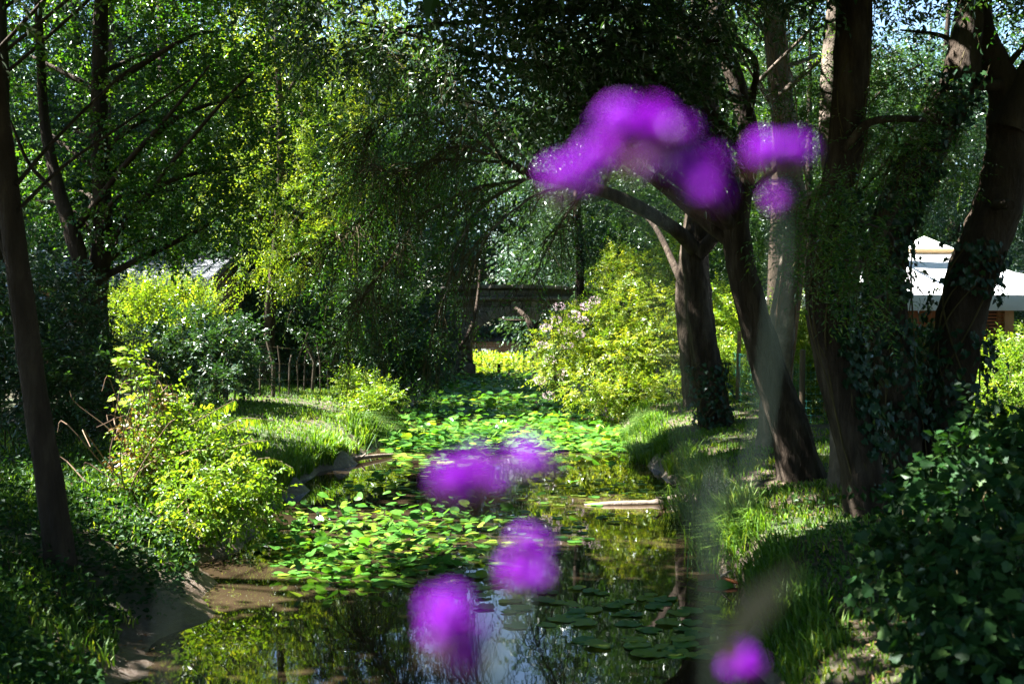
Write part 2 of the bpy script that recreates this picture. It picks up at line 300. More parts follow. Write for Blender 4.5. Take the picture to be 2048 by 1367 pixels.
def sprays(g, tw, P, D, length, per, Ln, Wd, tint0, droop=.5, shape='diamond', trad=.004, spread=.75, tvar=.22):
    """pinnate leafy twigs starting at P along D"""
    n = len(P); D = unit(D); L_ = np.broadcast_to(length, (n,))*rng.uniform(.6, 1.3, n)
    side = unit(np.cross(D, np.array([0, 0, 1.])+rng.normal(size=(n, 3))*.35)); up = np.cross(side, D)
    base_t = np.clip(tint0+rng.normal(size=n)*tvar, 0, 1)
    if tw is not None:
        E = P+D*L_[:, None]; E[:, 2] -= droop*L_*.5; Mi = P+D*L_[:, None]*.5; Mi[:, 2] -= droop*L_*.12
        w = trad; v = np.stack([P-side*w, P+side*w, Mi-side*w*.7, Mi+side*w*.7, E], 1).reshape(-1, 3); b = np.arange(n)[:, None]*5
        tw.add(v, b+[0, 1, 3, 2], .5)
        tw.f.append((b+[2, 3, 4])+(tw.n-len(v)))
    aP, aD, aN, aL, aT = [], [], [], [], []
    for k in range(per):
        u = (k+.6)/per; s = 1 if k % 2 else -1
        q = P+D*(L_*u)[:, None]; q[:, 2] -= droop*L_*.5*u*u
        d = D*(1-spread)+side*(s*spread)+rng.normal(size=(n, 3))*.22; d[:, 2] -= droop*.5
        if k == per-1: d = D.copy(); d[:, 2] -= droop
        aP.append(q); aD.append(d); aN.append(up+rng.normal(size=(n, 3))*.38); aL.append(rng.uniform(.7, 1.2, n)); aT.append(np.clip(base_t+rng.normal(size=n)*.10, 0, 1))
    f = np.concatenate(aL)
    leaves(g, np.concatenate(aP), np.concatenate(aD), np.concatenate(aN), Ln*f, Wd*f, np.concatenate(aT), shape)
def blob_points(clumps, n, shell=.45, gap=.15, gs=1.2):
    c = np.array(clumps, float); w = (c[:, 3]*c[:, 4]*c[:, 5])**(2/3); idx = rng.choice(len(c), n, p=w/w.sum())
    d = rand_dir(n); r = shell+(1-shell)*rng.random(n)**.6
    P = c[idx, :3]+d*r[:, None]*c[idx, 3:6]*(1+.25*n3(c[idx, :3]+d*3, 1.6))[:, None]
    ok = n3(P, gs) > -1+gap*2-.2*rng.random(n); return P[ok], d[ok]
def cl(px, py, Y, r, f=(1, 1, .8)): p = W(px, py, Y); return [*p, r*f[0], r*f[1], r*f[2]]
def tree(name, label, base, trunk, rads, mat='bark', clumps=(), n=1500, L_=.085, W_=.036, leaf='leaf_mid', per=13, length=.5, droop=.45, tint=.45, group=None, cat='tree', rough=.07, sides=22,
         branches=(), shape='diamond', twigs=True, flute=.12, gap=.15, auto=True, extra=None, frac=1., bmax=.2, fine=None):
    if fine is None: fine = name in ('forked_tree', 'leaning_tree', 'ivied_tree', 'crooked_tree', 'slender_tree', 'slim_tree', 'twin_stemmed_maple', 'pale_barked_tree')
    t = thing(name, label, cat, base, group)
    nr = 96 if fine else 40; path = smooth_path(trunk, nr); un = np.linspace(0, 1, nr); R = np.interp(un, np.linspace(0, 1, len(rads)), rads)
    R = R*(1+.35*np.exp(-un*30)); tube(Geo_ := Geo(), path, R, 44 if fine else sides, rough, flute=flute, furrow=.05 if fine else 0.); Geo_.build('trunk', mat, t, True)
    if fine: path, R = smooth_path(trunk, 40), np.interp(np.linspace(0, 1, 40), un, R)
    for pts, r0, r1 in branches:
        p = smooth_path(pts, 22); g = tube(Geo(), p, np.linspace(r0, r1, 22), 9, rough*.8); g.build('branch', mat, t, True)
    if auto:
        for c in clumps[::3 if bmax < .05 else 1]:
            c = np.array(c[:3]); ok = path[:, 2] < c[2]-.3; src = path[ok] if ok.any() else path[:1]
            dd = np.linalg.norm(src-c, axis=1)+.6*np.abs((c[2]-src[:, 2])-.55*np.linalg.norm(src[:, :2]-c[:2], axis=1)); k = np.argmin(dd); s = src[k]
            if np.linalg.norm(c-s) > 12: continue
            mid = (s+c)/2+np.array([*rng.normal(size=2)*.25, .12*np.linalg.norm(c-s)]); r0 = min(bmax, R[min(k, 39)]*.5, .03+.016*np.linalg.norm(c-s))
            tube(g := Geo(), smooth_path([s, mid, c], 14), np.linspace(r0, .012, 14), 7, .05); g.build('branch', mat, t, True)
    if len(clumps):
        P, D = blob_points(clumps, n, gap=gap); k = carve(P, frac=frac, pad=.42*length if bmax < .05 else 0.); P, D = P[k], D[k]
        D = D*.9+rng.normal(size=D.shape)*.55; D[:, 2] -= droop*.4
        g, tw = Geo(), Geo() if twigs else None
        sprays(g, tw, P, D, length, per, L_, W_, tint, droop, shape); g.build('crown', leaf, t, kind='stuff')
        if twigs: tw.build('twigs', 'twig', t, kind='stuff')
    if extra: extra(t)
    return t
def TP(base, pts, dY=0.):
    """trunk path: base on the ground, then photo positions measured at the base's depth (dY: lean away from the viewer)"""
    Y = base[1]; n = len(pts); return [np.array([base[0], base[1], base[2]-.25])]+[W(x, y, Y+dY*(i+1)/n) for i, (x, y) in enumerate(pts)]
def up(x, y, z, r, f=(1, 1, .75)): return [x, y, z, r*f[0], r*f[1], r*f[2]]
# ------------------------------------------------------------------ right bank trees
B = hit(1437, 852); Y1 = B[1]
def curtain(t):                                             # fine drooping twigs hanging from the long limb
    limbs = [[(1075, 352), (900, 395), (780, 500), (715, 600)], [(1020, 325), (860, 325), (730, 400), (655, 470)], [(1000, 312), (880, 245), (760, 235), (670, 280)],
             [(1060, 352), (965, 420), (905, 540), (880, 640)], [(1010, 318), (900, 290), (800, 340), (700, 330)], [(1130, 372), (1060, 400), (985, 470), (950, 560)],
             [(1000, 310), (930, 200), (850, 140), (760, 130)], [(1075, 352), (1010, 260), (980, 180), (900, 90)], [(1180, 372), (1140, 420), (1110, 500), (1100, 560)]]
    g = Geo(); lf = Geo(); SP, SD = [], []
    for li, l in enumerate(limbs):
        P0 = smooth_path([W(x, y, Y1-.5+rng.uniform(-1.2, 1.2)*k/3) for k, (x, y) in enumerate(l)], 26); P0 = P0+(np.cumsum(rng.normal(size=(26, 3))*.045, 0))*np.linspace(0, 1, 26)[:, None]
        b = tube(Geo(), P0, np.linspace(.034, .007, 26), 6, .12); b.build('branch', 'bark_pale', t, True)
        for k in range(26 if li in (3, 5, 8) else 84):
            i = int(rng.uniform(3, 26)); s = P0[min(i, 25)]; d0 = unit(P0[min(i+1, 25)]-P0[max(i-1, 0)]); Lg = rng.uniform(.5, 1.5)
            d = unit(d0*.9+rng.normal(size=3)*.55+np.array([0, 0, -.15])); u = np.linspace(0, 1, 7)[:, None]
            q = s+d*Lg*u+np.array([0, 0, -1.])*Lg*.55*u**2+rng.normal(size=(7, 3))*.012; tube(g, q, np.linspace(.010, .004, 7), 3, cap=False)
            for m in range(4):
                i2 = int(rng.uniform(1, 7)); s2 = q[i2-1]; L2 = rng.uniform(.25, .7); d2 = unit(d+rng.normal(size=3)*.7+np.array([0, 0, -.5]))
                q2 = s2+d2*L2*u[::2]+np.array([0, 0, -1.])*L2*.6*u[::2]**2; tube(g, q2, np.linspace(.005, .0025, 4), 3, cap=False)
                if rng.random() < .85: SP.append(q2[2]); SD.append(d2+np.array([0, 0, -.6]))
    g.build('twigs', 'twig', t, kind='stuff')
    SP, SD = np.array(SP), np.array(SD); k = carve(SP, frac=.5); sprays(lf, None, SP[k], SD[k], .36, 8, .075, .028, .4, .6); lf.build('drooping_foliage', 'leaf_mid', t, kind='stuff')
tree('forked_tree', 'dark forked tree on the right bank with a long limb arching over the stream', B,
     TP(B, [(1418, 760), (1402, 650), (1393, 560), (1390, 495), (1402, 430), (1405, 350), (1420, 240), (1415, 100), (1430, -120), (1440, -300)], .6),
     [.30, .275, .255, .25, .255, .25, .20, .18, .17, .13, .08], 'bark', [cl(1340, 60, Y1+1, 1.1), cl(1450, 20, Y1+1.5, 1.2), cl(1330, -150, Y1, 1.5), cl(1500, -250, Y1+1, 1.8), cl(1150, -60, Y1, 1.4), cl(1250, -250, Y1-1, 1.8), cl(980, -150, Y1-.5, 1.4), cl(1420, 250, Y1+2, .7)],
     2600, .075, .03, 'leaf_mid', branches=[([W(1392, 500, Y1), W(1345, 455, Y1-.1), W(1240, 395, Y1-.3), W(1130, 362, Y1-.4), W(1060, 348, Y1-.5), W(1000, 312, Y1-.5)], .155, .07),
     ([W(1395, 510, Y1), W(1432, 468, Y1-.1), W(1462, 420, Y1), W(1500, 385, Y1+.3), W(1560, 330, Y1+.6)], .15, .05), ([W(1402, 420, Y1), W(1440, 380, Y1), W(1400, 330, Y1-.3), W(1330, 290, Y1-.5)], .09, .04)], extra=curtain)
B = hit(1392, 812); Y2 = B[1]
tree('slim_tree', 'slim dark trunk standing just behind the forked tree', B, TP(B, [(1378, 700), (1368, 600), (1374, 520), (1385, 400), (1370, 200), (1360, -50), (1365, -250)], .5),
     [.23, .22, .21, .19, .17, .14, .11, .06], clumps=[cl(1330, 120, Y2+1, 1.2), cl(1290, -60, Y2, 1.6), cl(1420, -160, Y2+1, 1.7), cl(1300, 330, Y2+3, .9), cl(1250, 420, Y2+4, .8)], n=1300)
B = hit(1612, 955); Y3 = B[1]
tree('leaning_tree', 'thick dark trunk leaning left out of the sunlit grass', B,
     TP(B, [(1578, 850), (1545, 760), (1515, 660), (1488, 560), (1472, 460), (1478, 400), (1500, 290), (1478, 180), (1446, 90), (1432, 0), (1400, -200), (1370, -400)], .4),
     [.255, .235, .225, .215, .20, .185, .17, .14, .12, .11, .105, .10, .06],
     clumps=[cl(700, 40, 15.5, .8), cl(840, 90, 14.5, .75), cl(960, 30, 14, .7), cl(1060, 120, 13, .7), cl(1180, 60, 13, .75), cl(1290, 150, 13.5, .7), cl(1240, 210, 13.5, .55), cl(1130, 215, 14, .5), cl(1370, 70, 14, .7), cl(1000, 215, 15, .5), cl(1400, 240, 14, .5), cl(880, 190, 15, .5),
             cl(640, -120, 14, 1.0), cl(900, -160, 13, 1.1), cl(1150, -150, 13, 1.1), cl(1350, -180, 14, 1.2)], n=3900, L_=.10, W_=.045, leaf='leaf_dark', per=9, length=.5, droop=.6, shape='oval', gap=.3,
     branches=[([W(1446, 90, Y3), W(1350, 30, Y3-.3), W(1180, 20, Y3-.8), W(980, 40, Y3-.6), W(760, 60, Y3)], .085, .02), ([W(1478, 200, Y3), W(1400, 170, Y3-.3), W(1290, 160, Y3-.6), W(1130, 190, Y3-.6)], .06, .015)])
B = hit(1548, 895); Y4 = B[1]
def loose_vines(pts, n, amp, r, mat='twig_dry'):
    def f(t):
        p = smooth_path(pts, 40); g = Geo()
        for k in range(n):
            a, b = sorted(rng.integers(0, 40, 2)); 
            if b-a < 8: continue
            q = p[a:b]+np.stack([np.sin(np.linspace(0, rng.uniform(2, 7), b-a)+rng.uniform(0, 6))*amp, np.full(b-a, -amp*.9), rng.normal(size=b-a)*.02], 1); tube(g, q, rng.uniform(.5, 1)*r, 4, cap=False)
        if g.n: g.build('vine_stem', mat, t, kind='stuff')
    return f
p4 = TP(B, [(1556, 760), (1566, 650), (1585, 520), (1592, 430), (1578, 330), (1566, 230), (1556, 130), (1548, 20), (1540, -150), (1530, -350)], .5)
tree('pale_barked_tree', 'pale mottled trunk wrapped with loose vine stems behind the leaning tree', B, p4, [.24, .22, .21, .205, .20, .195, .19, .185, .18, .15, .08], 'bark_pale',
     [cl(1500, 60, Y4+1, .8), cl(1620, 110, Y4+1, .9), cl(1640, 260, Y4+1.5, .8), cl(1520, -150, Y4, 1.5), cl(1680, -130, Y4, 1.5), cl(1600, -320, Y4, 1.8), cl(1600, 380, Y4+1.5, .6)], 1500, .07, .028,
     branches=[([W(1590, 420, Y4), W(1650, 370, Y4-.2), W(1720, 330, Y4-.4), W(1800, 240, Y4-.5)], .07, .025), ([W(1560, 190, Y4), W(1640, 120, Y4-.5), W(1740, 30, Y4-.8)], .05, .02), ([W(1480, 200, Y4), W(1560, 120, Y4-.7), W(1640, 40, Y4-1)], .04, .02)], extra=loose_vines(p4, 26, .19, .014))
B = hit(1748, 1030); Y5 = B[1]
p5 = TP(B, [(1722, 930), (1694, 820), (1664, 700), (1645, 600), (1650, 500), (1668, 400), (1690, 300), (1700, 180), (1708, 60), (1712, -100), (1720, -300)], .3)
tree('ivied_tree', 'big dark ivy-clad trunk bending left beside the lobed-leaf shrub', B, p5, [.235, .22, .21, .20, .19, .185, .18, .19, .20, .20, .18, .13], 'bark',
     [cl(1640, -150, Y5, .9), cl(1780, -200, Y5, 1.2), cl(1500, -230, Y5, 1.1), cl(1880, -80, Y5+1, .6), cl(1560, -60, Y5, .6)], 850, .085, .035, 'leaf_dark', shape='oval',
     branches=[([W(1650, 640, Y5), W(1700, 560, Y5-.2), W(1760, 480, Y5-.3), W(1800, 400, Y5-.3)], .06, .02), ([W(1690, 300, Y5), W(1740, 245, Y5-.2), W(1830, 238, Y5-.2), W(1850, 240, Y5)], .05, .03)], extra=loose_vines(p5, 14, .18, .010, 'twig'))
Bb = hit(1690, 985); Bb[1] = Y5+1.6; Bb[0] = (1690-1024)/F*Bb[1]; Bb[2] = height(Bb[0], Bb[1]); Y5b = Bb[1]
tree('lichen_tree', 'lichen-yellowed pale upper trunk rising close behind the ivied tree', Bb, TP(Bb, [(1690, 800), (1680, 600), (1672, 400), (1660, 250), (1664, 120), (1672, 0), (1680, -250)], .2), [.17, .16, .15, .14, .13, .13, .12, .07], 'bark_pale',
     [cl(1620, -100, Y5b, .9), cl(1720, -260, Y5b, 1.2)], 350, .08, .032)
B = hit(1800, 985); Y6 = B[1]
p6 = TP(B, [(1800, 860), (1784, 720), (1770, 600), (1774, 480), (1812, 380), (1866, 270), (1915, 170), (1935, 60), (1960, -150)], .3)
tree('ivied_tree', 'dark trunk leaning right under a sleeve of ivy in front of the white tent', B, p6, [.25, .24, .23, .23, .24, .25, .24, .22, .18, .1], 'bark',
     [cl(1880, -150, Y6, 1.0), cl(2040, -160, Y6, 1.1), cl(1800, 60, Y6+1, .4)], 420, .085, .035, 'leaf_dark', shape='oval', extra=loose_vines(p6, 10, .24, .010, 'twig'))
B = hit(1880, 965); Y7 = B[1]
tree('crooked_tree', 'massive crooked trunk beside the tent with a pale upper limb', B,
     TP(B, [(1890, 850), (1905, 740), (1928, 620), (1955, 520), (1988, 440), (2012, 350), (2020, 270), (2016, 190), (1985, 130), (1958, 60), (1940, -30), (1915, -200)], .2), [.31, .29, .28, .28, .28, .285, .275, .25, .22, .19, .175, .16, .10], 'bark_smooth',
     [cl(1900, -200, Y7, 1.1), cl(2050, -120, Y7, 1.0), cl(2150, 60, Y7, 1.0), cl(2180, -150, Y7, 1.3)], 600, .085, .035, 'leaf_mid', rough=.10,
     branches=[([W(2015, 260, Y7), W(2040, 190, Y7), W(2085, 110, Y7), W(2140, 20, Y7)], .22, .12), ([W(1990, 410, Y7-.2), W(2008, 408, Y7-.45), W(2022, 410, Y7-.6)], .065, .055), ([W(2000, 170, Y7), W(1940, 175, Y7-.2), W(1900, 200, Y7-.3)], .08, .03)])
# leafy twigs in front of / between the right trunks: low boughs of a young ash
B = hit(1850, 900); B[1] = 14.5; B[0] = 5.0; B[2] = height(5.0, 14.5)
tree('young_ash', 'young leafy ash filling the space between the ivied trunks', B, [B-[0, 0, .2], W(1700, 600, 14), W(1690, 420, 14.2), W(1720, 200, 14.4)], [.07, .06, .05, .02], 'bark_smooth',
     [cl(1620, 470, 11.0, .42), cl(1690, 520, 10.9, .42), cl(1720, 440, 11.2, .4), cl(1740, 600, 10.8, .3), cl(1620, 400, 11.3, .36), cl(1790, 300, 12.2, .42), cl(1760, 240, 12.6, .5), cl(1860, 330, 12.8, .42), cl(1640, 180, 13, .5), cl(1840, 130, 13.5, .6), cl(1930, 330, 15, .5), cl(1760, 90, 13.5, .5), cl(1570, 430, 11.6, .25)],
     1500, .060, .017, 'leaf_mid', per=13, length=.34, droop=.3, tint=.45, gap=.25)
# ------------------------------------------------------------------ left bank trees
B = hit(128, 1140); Y8 = B[1]
tree('slender_tree', 'slender straight dark trunk leaning left on the near weedy bank', B, TP(B, [(98, 960), (70, 790), (45, 600), (22, 430), (2, 260), (-22, 80), (-50, -150), (-70, -450)], .1), [.125, .115, .108, .103, .098, .092, .085, .08, .06], 'bark_smooth',
     [cl(-80, -100, Y8+.3, .8), cl(120, -200, Y8+.5, .9), cl(-200, -450, Y8+.5, 1.2), cl(250, -420, Y8+1, 1.2), cl(100, -650, Y8+1, 1.4)], 700, .09, .05, 'leaf_mid', rough=.03, shape='oval',
     branches=[([W(52, 640, Y8), W(28, 570, Y8+.1), W(2, 480, Y8+.2), W(-60, 380, Y8+.3)], .045, .02), ([W(32, 370, Y8), W(100, 290, Y8+.4), W(200, 190, Y8+.9), W(270, 130, Y8+1.2)], .022, .010), ([W(36, 420, Y8), W(130, 330, Y8+.5), W(260, 240, Y8+1.1), W(380, 160, Y8+1.6)], .020, .009)])
B = hit(200, 800); B[1] = 19.; B[0] = (205-1024)/F*19.; B[2] = height(B[0], 19.); Y9 = 19.
tree('twin_stemmed_maple', 'twin-stemmed maple behind the left fence with bark lit along one edge', B, TP(B, [(196, 740), (188, 650), (192, 580), (205, 480), (204, 380), (198, 250), (200, 100), (205, -60), (215, -250)], .4), [.26, .24, .23, .18, .165, .15, .14, .13, .11, .06], 'bark_smooth',
     [cl(60, 110, 20, 1.1), cl(190, 60, 20.5, 1.2), cl(330, 110, 20, 1.1), cl(450, 60, 19.5, 1.0), cl(110, 260, 20.5, 1.0), cl(270, 250, 19.5, 1.0), cl(400, 230, 19.5, 1.0), cl(60, 400, 20, .8), cl(250, 400, 19, .8), cl(360, 380, 19, .8), cl(430, 440, 19, .6), cl(330, 470, 19.3, .5), cl(230, 470, 19.5, .5), cl(500, 330, 19.3, .7), cl(140, 380, 21, .8), cl(540, 180, 19, .8),
      cl(40, -120, 20, 1.6), cl(270, -120, 20, 1.7), cl(480, -140, 19.5, 1.5), cl(120, -350, 21, 2.0), cl(380, -350, 20, 2.0)], 8500, .085, .055, 'leaf_mid', per=10, length=.45, droop=.35, tint=.5, gap=.3, frac=.8,
     branches=[([W(186, 640, Y9), W(172, 560, Y9-.1), W(140, 450, Y9-.1), W(118, 380, Y9), W(90, 250, Y9+.2), W(80, 80, Y9+.3), W(70, -100, Y9+.3)], .17, .05), ([W(150, 460, Y9), W(250, 330, Y9-.4), W(330, 240, Y9-.5), W(420, 130, Y9-.5)], .06, .02), ([W(204, 500, Y9), W(290, 400, Y9-.3), W(340, 330, Y9-.5), W(440, 210, Y9-.6), W(520, 130, Y9-.6)], .055, .02), ([W(120, 390, Y9), W(60, 330, Y9), W(20, 240, Y9)], .05, .02)])
B = np.array([-6.9, 32., height(-6.9, 32.)])
tree('willow_leaved_tree', 'narrow-leaved tree with bright sunlit boughs hanging over the left bank', B, [B-[0, 0, .2], B+[.2, -.5, 2.], B+[.5, -1.0, 4.], B+[.7, -1.4, 6.4], B+[.6, -1.5, 9.], B+[.5, -1.5, 11.5]], [.17, .15, .13, .11, .08, .05], 'bark_smooth',
     [cl(470, 355, 29.8, 0.95), cl(430, 385, 29.2, 0.57), cl(545, 330, 30.5, 1.02), cl(590, 420, 30.0, 1.08), cl(515, 430, 30.0, 0.95), cl(650, 370, 30.7, 1.02), cl(600, 510, 29.7, 0.95), cl(530, 530, 29.7, 0.70), cl(665, 480, 30.2, 0.89), cl(560, 250, 31.1, 1.02), cl(660, 250, 31.1, 1.14), cl(740, 380, 31.1, 0.89), 
      cl(620, 100, 31.1, 1.65), cl(760, 130, 31.8, 1.65), cl(480, 140, 31.8, 1.52), cl(700, -60, 31.1, 2.03), cl(520, -80, 31.8, 2.03)], 6200, .11, .034, 'leaf_yellow', per=13, length=.55, droop=.6, tint=.5, gap=.2, frac=.5)
# tall trees set back from both banks: crowns added high out of frame to shade the stream and leave only the sun gaps listed above
OWN = [(-10.5, 12.5, 11.5), (-8.6, 18.5, 12.5), (-13, 21, 13.5), (-14.5, 30, 15), (-13.5, 27, 15), (-6.9, 8.5, 10.5), (-11.5, 37, 16.5), (-16.5, 14, 12.5), (-15.5, 40, 17), (-8.2, 15.2, 12), (5.6, 24.5, 14), (-11.8, 24.5, 14), (-9.6, 39, 17), (-12, 6.5, 10.5), (9.2, 11.5, 12), (8.6, 5.5, 11), (10.5, 19, 13)]
ROOF = [[] for _ in OWN]
for gy_ in np.arange(3.5, 52, 1.45):
    for gx_ in np.arange(-9, 10.5, 1.45):
        p = np.array([gx_+rng.normal()*.45, gy_+rng.normal()*.45, .6]); tt = (2.8+.2725*p[1]+2.0+rng.random()*2.2-p[2])/(S[2]-.2725*S[1]); q = p+S*tt
        k = int(np.argmin([math.hypot(q[0]-a, q[1]-b)-.25*c for a, b, c in OWN])); r = rng.uniform(.95, 1.4); ROOF[k].append([*q, r, r, r*.7])
for gy_ in np.arange(4, 36, 2.1):
    for gx_ in np.arange(-3, 13, 2.1):
        q = np.array([gx_+rng.normal()*.5, gy_+rng.normal()*.5, 0]); q[2] = 2.8+.2725*q[1]+2.2+rng.random()*2.5; k = int(np.argmin([math.hypot(q[0]-a, q[1]-b)-.25*c for a, b, c in OWN])); r = rng.uniform(1.2, 1.6); ROOF[k].append([*q, r, r, r*.6])
for k, (x, y, h) in enumerate(OWN):
    B = np.array([x, y, height(x, y)]); cs = ROOF[k]
    if not cs: continue
    zt = max(h, np.mean([c[2] for c in cs])+1)
    tree('added_shade_tree', 'tall tree on the left bank, its unseen high crown added to shade the scene' if x < 0 else 'tall tree on the right bank, its unseen high crown added to shade the scene', B, [B-[0, 0, .2], B+[.2, .1, zt*.4], B+[0, .2, zt*.75], B+[.1, .1, zt]], [.2, .18, .13, .05], 'bark_smooth',
         cs, 84*len(cs), .27, .17, 'leaf_wood', per=7, length=.8, twigs=False, bmax=.03, group='left bank trees with crowns added for shade' if x < 0 else 'right bank trees with crowns added for shade', gap=0.)
# ------------------------------------------------------------------ far woodland
far = [(-26, 50, 15, 4.2), (-19, 46, 18, 4.6), (-14, 50, 20, 4.6), (-9.5, 51.2, 20, 4.2), (6.4, 60.3, 21, 4.0), (11.2, 58.6, 21, 4.4), (14.5, 50, 19, 4.6), (19, 46, 15, 4.2), (25, 50, 16, 4.4), (31, 56, 16, 4.6), (12, 40, 12, 3.0), (18, 36, 12, 3.2),
       (-32, 60, 17, 5), (-22, 57, 17, 5), (22, 60, 17, 5), (-17, 38, 13, 3.4), (16, 42, 14, 3.8), (24, 38, 14, 4), (-24, 40, 15, 4), (-13.5, 43, 17, 4), (-19, 33, 14, 3.6), (-13.6, 40, 15, 3.2), (9.5, 36, 11, 2.6), (13, 31, 11, 2.6), (-26, 31, 14, 4), (-7.9, 44.5, 18, 4), (7.4, 46, 17, 3.8), (-12, 33.5, 15, 3.0),
       (-10.5, 112, 31, 8), (9, 113, 32, 8), (-18, 114, 32, 8), (21, 117, 32, 9), (-26, 118, 32, 9), (34, 120, 30, 9), (-40, 120, 30, 9), (-1, 124, 25, 8),
       (-9, -9, 13, 4), (8, -10, 14, 4), (-1, -17, 15, 4.5), (-17, 2, 13, 4), (14, 3, 13, 4), (17, 14, 13, 4), (-16, -8, 14, 4), (16, -8, 14, 4), (19, 25, 13, 4)]  # last row: unseen trees added around the viewer to block skylight
def copy_tree(o, loc, rz, sc):
    c = o.copy(); C.objects.link(c); c.location = loc; c.rotation_euler.z = rz; c.scale = (sc, sc, sc)
    for ch in o.children: d = ch.copy(); C.objects.link(d); d.parent = c
    return c
PROTO = {}
for k, (x, y, h, r) in enumerate(far):
    B = np.array([x, y, float(height(x, y))]); cls = []; kind = (k % 4) if y < 100 else 4+k % 2; back = y < 30
    lab = ['tall woodland tree far behind the stone bridge', 'dense woodland tree standing behind the garden buildings', 'distant dark tree on the far river shore'][0 if 55 < y < 100 else (1 if y <= 55 else 2)]
    if back: lab = 'unseen tree added around the viewer to block sky light'
    grp = 'unseen trees added to block sky light' if back else ['woodland behind the bridge', 'woodland behind the gardens', 'woodland on the far shore'][0 if 55 < y < 100 else (1 if y <= 55 else 2)]
    tone = ['blue-green', 'deep green', 'yellow-green', 'mid-green', 'tall blue-green', 'tall dark green'][kind]
    if not back:
        where = ('on the far river shore beyond the arch' if y > 100 else 'over the right bridge end' if x > 0 and y > 56 and x < 13 else 'over the left bridge end' if -11 < x < 0 else 'behind the metal-roofed shed' if x < -12 and y < 48 else 'beyond the left end of the bridge wall' if x < 0 else 'beyond the right end of the bridge wall' if y > 56 else 'behind the white marquee' if y < 48 else 'deep behind the right hedge')
        lab = ('low ' if h < 15.5 else 'towering ' if h < 25 and r > 4.5 else '')+tone+' crowned woodland tree '+where
    if kind in PROTO:
        o, h0 = PROTO[kind]; tag(copy_tree(o, tuple(B), rng.uniform(0, 6.28), h/h0*rng.uniform(.95, 1.08)), lab, 'tree', grp); continue
    for z, n_, q in ((.16, 5, .8), (.32, 6, .9), (.5, 7, .9), (.68, 6, .8), (.86, 4, .5)):
        for a in np.linspace(0, 6.28, n_, endpoint=False)+rng.uniform(0, 6): cls.append(up(x+r*q*math.cos(a), y+r*q*math.sin(a), h*z+rng.normal()*.4, r*rng.uniform(.36, .52)))
    PROTO[kind] = (tree('woodland_tree', lab, B, [B-[0, 0, .2], B+[.3, 0, h*.35], B+[0, .2, h*.7], B+[.2, 0, h]], [.3, .25, .17, .05], 'bark', cls,
         6300 if y < 100 else 5500, .20 if y < 100 else .50, .10 if y < 100 else .26, ['leaf_blue', 'leaf_wood', 'leaf_wood', 'leaf_dark', 'leaf_blue', 'leaf_wood'][kind], per=8, length=.75 if y < 100 else 1.2, twigs=False, group=grp, gap=.12, sides=8, auto=False, tint=.4), h)
# ------------------------------------------------------------------ single leaf meshes (shared)
def outline_leaf(name, pts, mat, tint=.5, fold=.12, curl=.12, tnoise=.0):
    """leaf from a half outline (x, y) mirrored about the midrib; y from 0 (stalk) to 1 (tip); fan of triangles on a raised midrib"""
    h = np.array(pts, float); n = len(h); mid = np.stack([np.zeros(n), np.linspace(h[0, 1], h[-1, 1], n)], 1); g = Geo()
    for s in (1, -1):
        o = np.stack([h[:, 0]*s, h[:, 1], np.abs(h[:, 0])*fold-curl*h[:, 1]**2+.02*np.sin(h[:, 1]*9+s)], 1); m = np.stack([mid[:, 0], mid[:, 1], -curl*mid[:, 1]**2], 1)
        v = np.vstack([m, o]); f = [[i, n+i, n+i+1, i+1] if s > 0 else [i, i+1, n+i+1, n+i] for i in range(n-1)]; g.add(v, f, tint)
    me = g.mesh(name); me.materials.append(M[mat]); return me
LOBED = [(.02, 0), (.22, -.06), (.46, .02), (.40, .20), (.62, .38), (.40, .50), (.34, .62), (.30, .78), (.10, .86), (0, 1)]
IVY = [(.02, 0), (.30, -.14), (.42, .06), (.34, .20), (.56, .40), (.30, .48), (.20, .72), (.08, .9), (0, 1)]
OVAL = [(.01, 0), (.18, .12), (.28, .32), (.27, .55), (.16, .8), (.06, .94), (0, 1)]
CORDATE = [(.02, .12), (.16, -.10), (.34, -.02), (.46, .22), (.45, .48), (.34, .74), (.18, .93), (0, 1)]
NARROW = [(.005, 0), (.10, .2), (.14, .45), (.10, .72), (.04, .92), (0, 1)]
def variants(name, pts, mat, n=5, lo=.1, hi=.9, **k): return [outline_leaf(name, np.array(pts)*[rng.uniform(.88, 1.12), 1], mat, rng.uniform(lo, hi) if n > 1 else .5, rng.uniform(.02, .22), rng.uniform(.0, .25)) for _ in range(n)]
LV = {'lobed': variants('leaf', LOBED, 'leaf_currant_shaded', 9, 0, 1), 'ivy': variants('leaf', IVY, 'leaf_ivy', 6), 'oval': variants('leaf', OVAL, 'leaf_mid', 6, .3, 1), 'bright': variants('leaf', OVAL, 'leaf_yellow', 6, .2, .8), 'maple_bright': variants('leaf', LOBED, 'leaf_yellow', 4, .5, 1), 'nar': variants('leaf', NARROW, 'leaf_yellow', 5, .2, .8)}
def leaf_objs(parent, P, D, Nn, size, key):
    for i in range(len(P)): s = size*random.uniform(.7, 1.25); put('leaf', random.choice(LV[key]), frame4(P[i], D[i], Nn[i], s, s, s), parent)
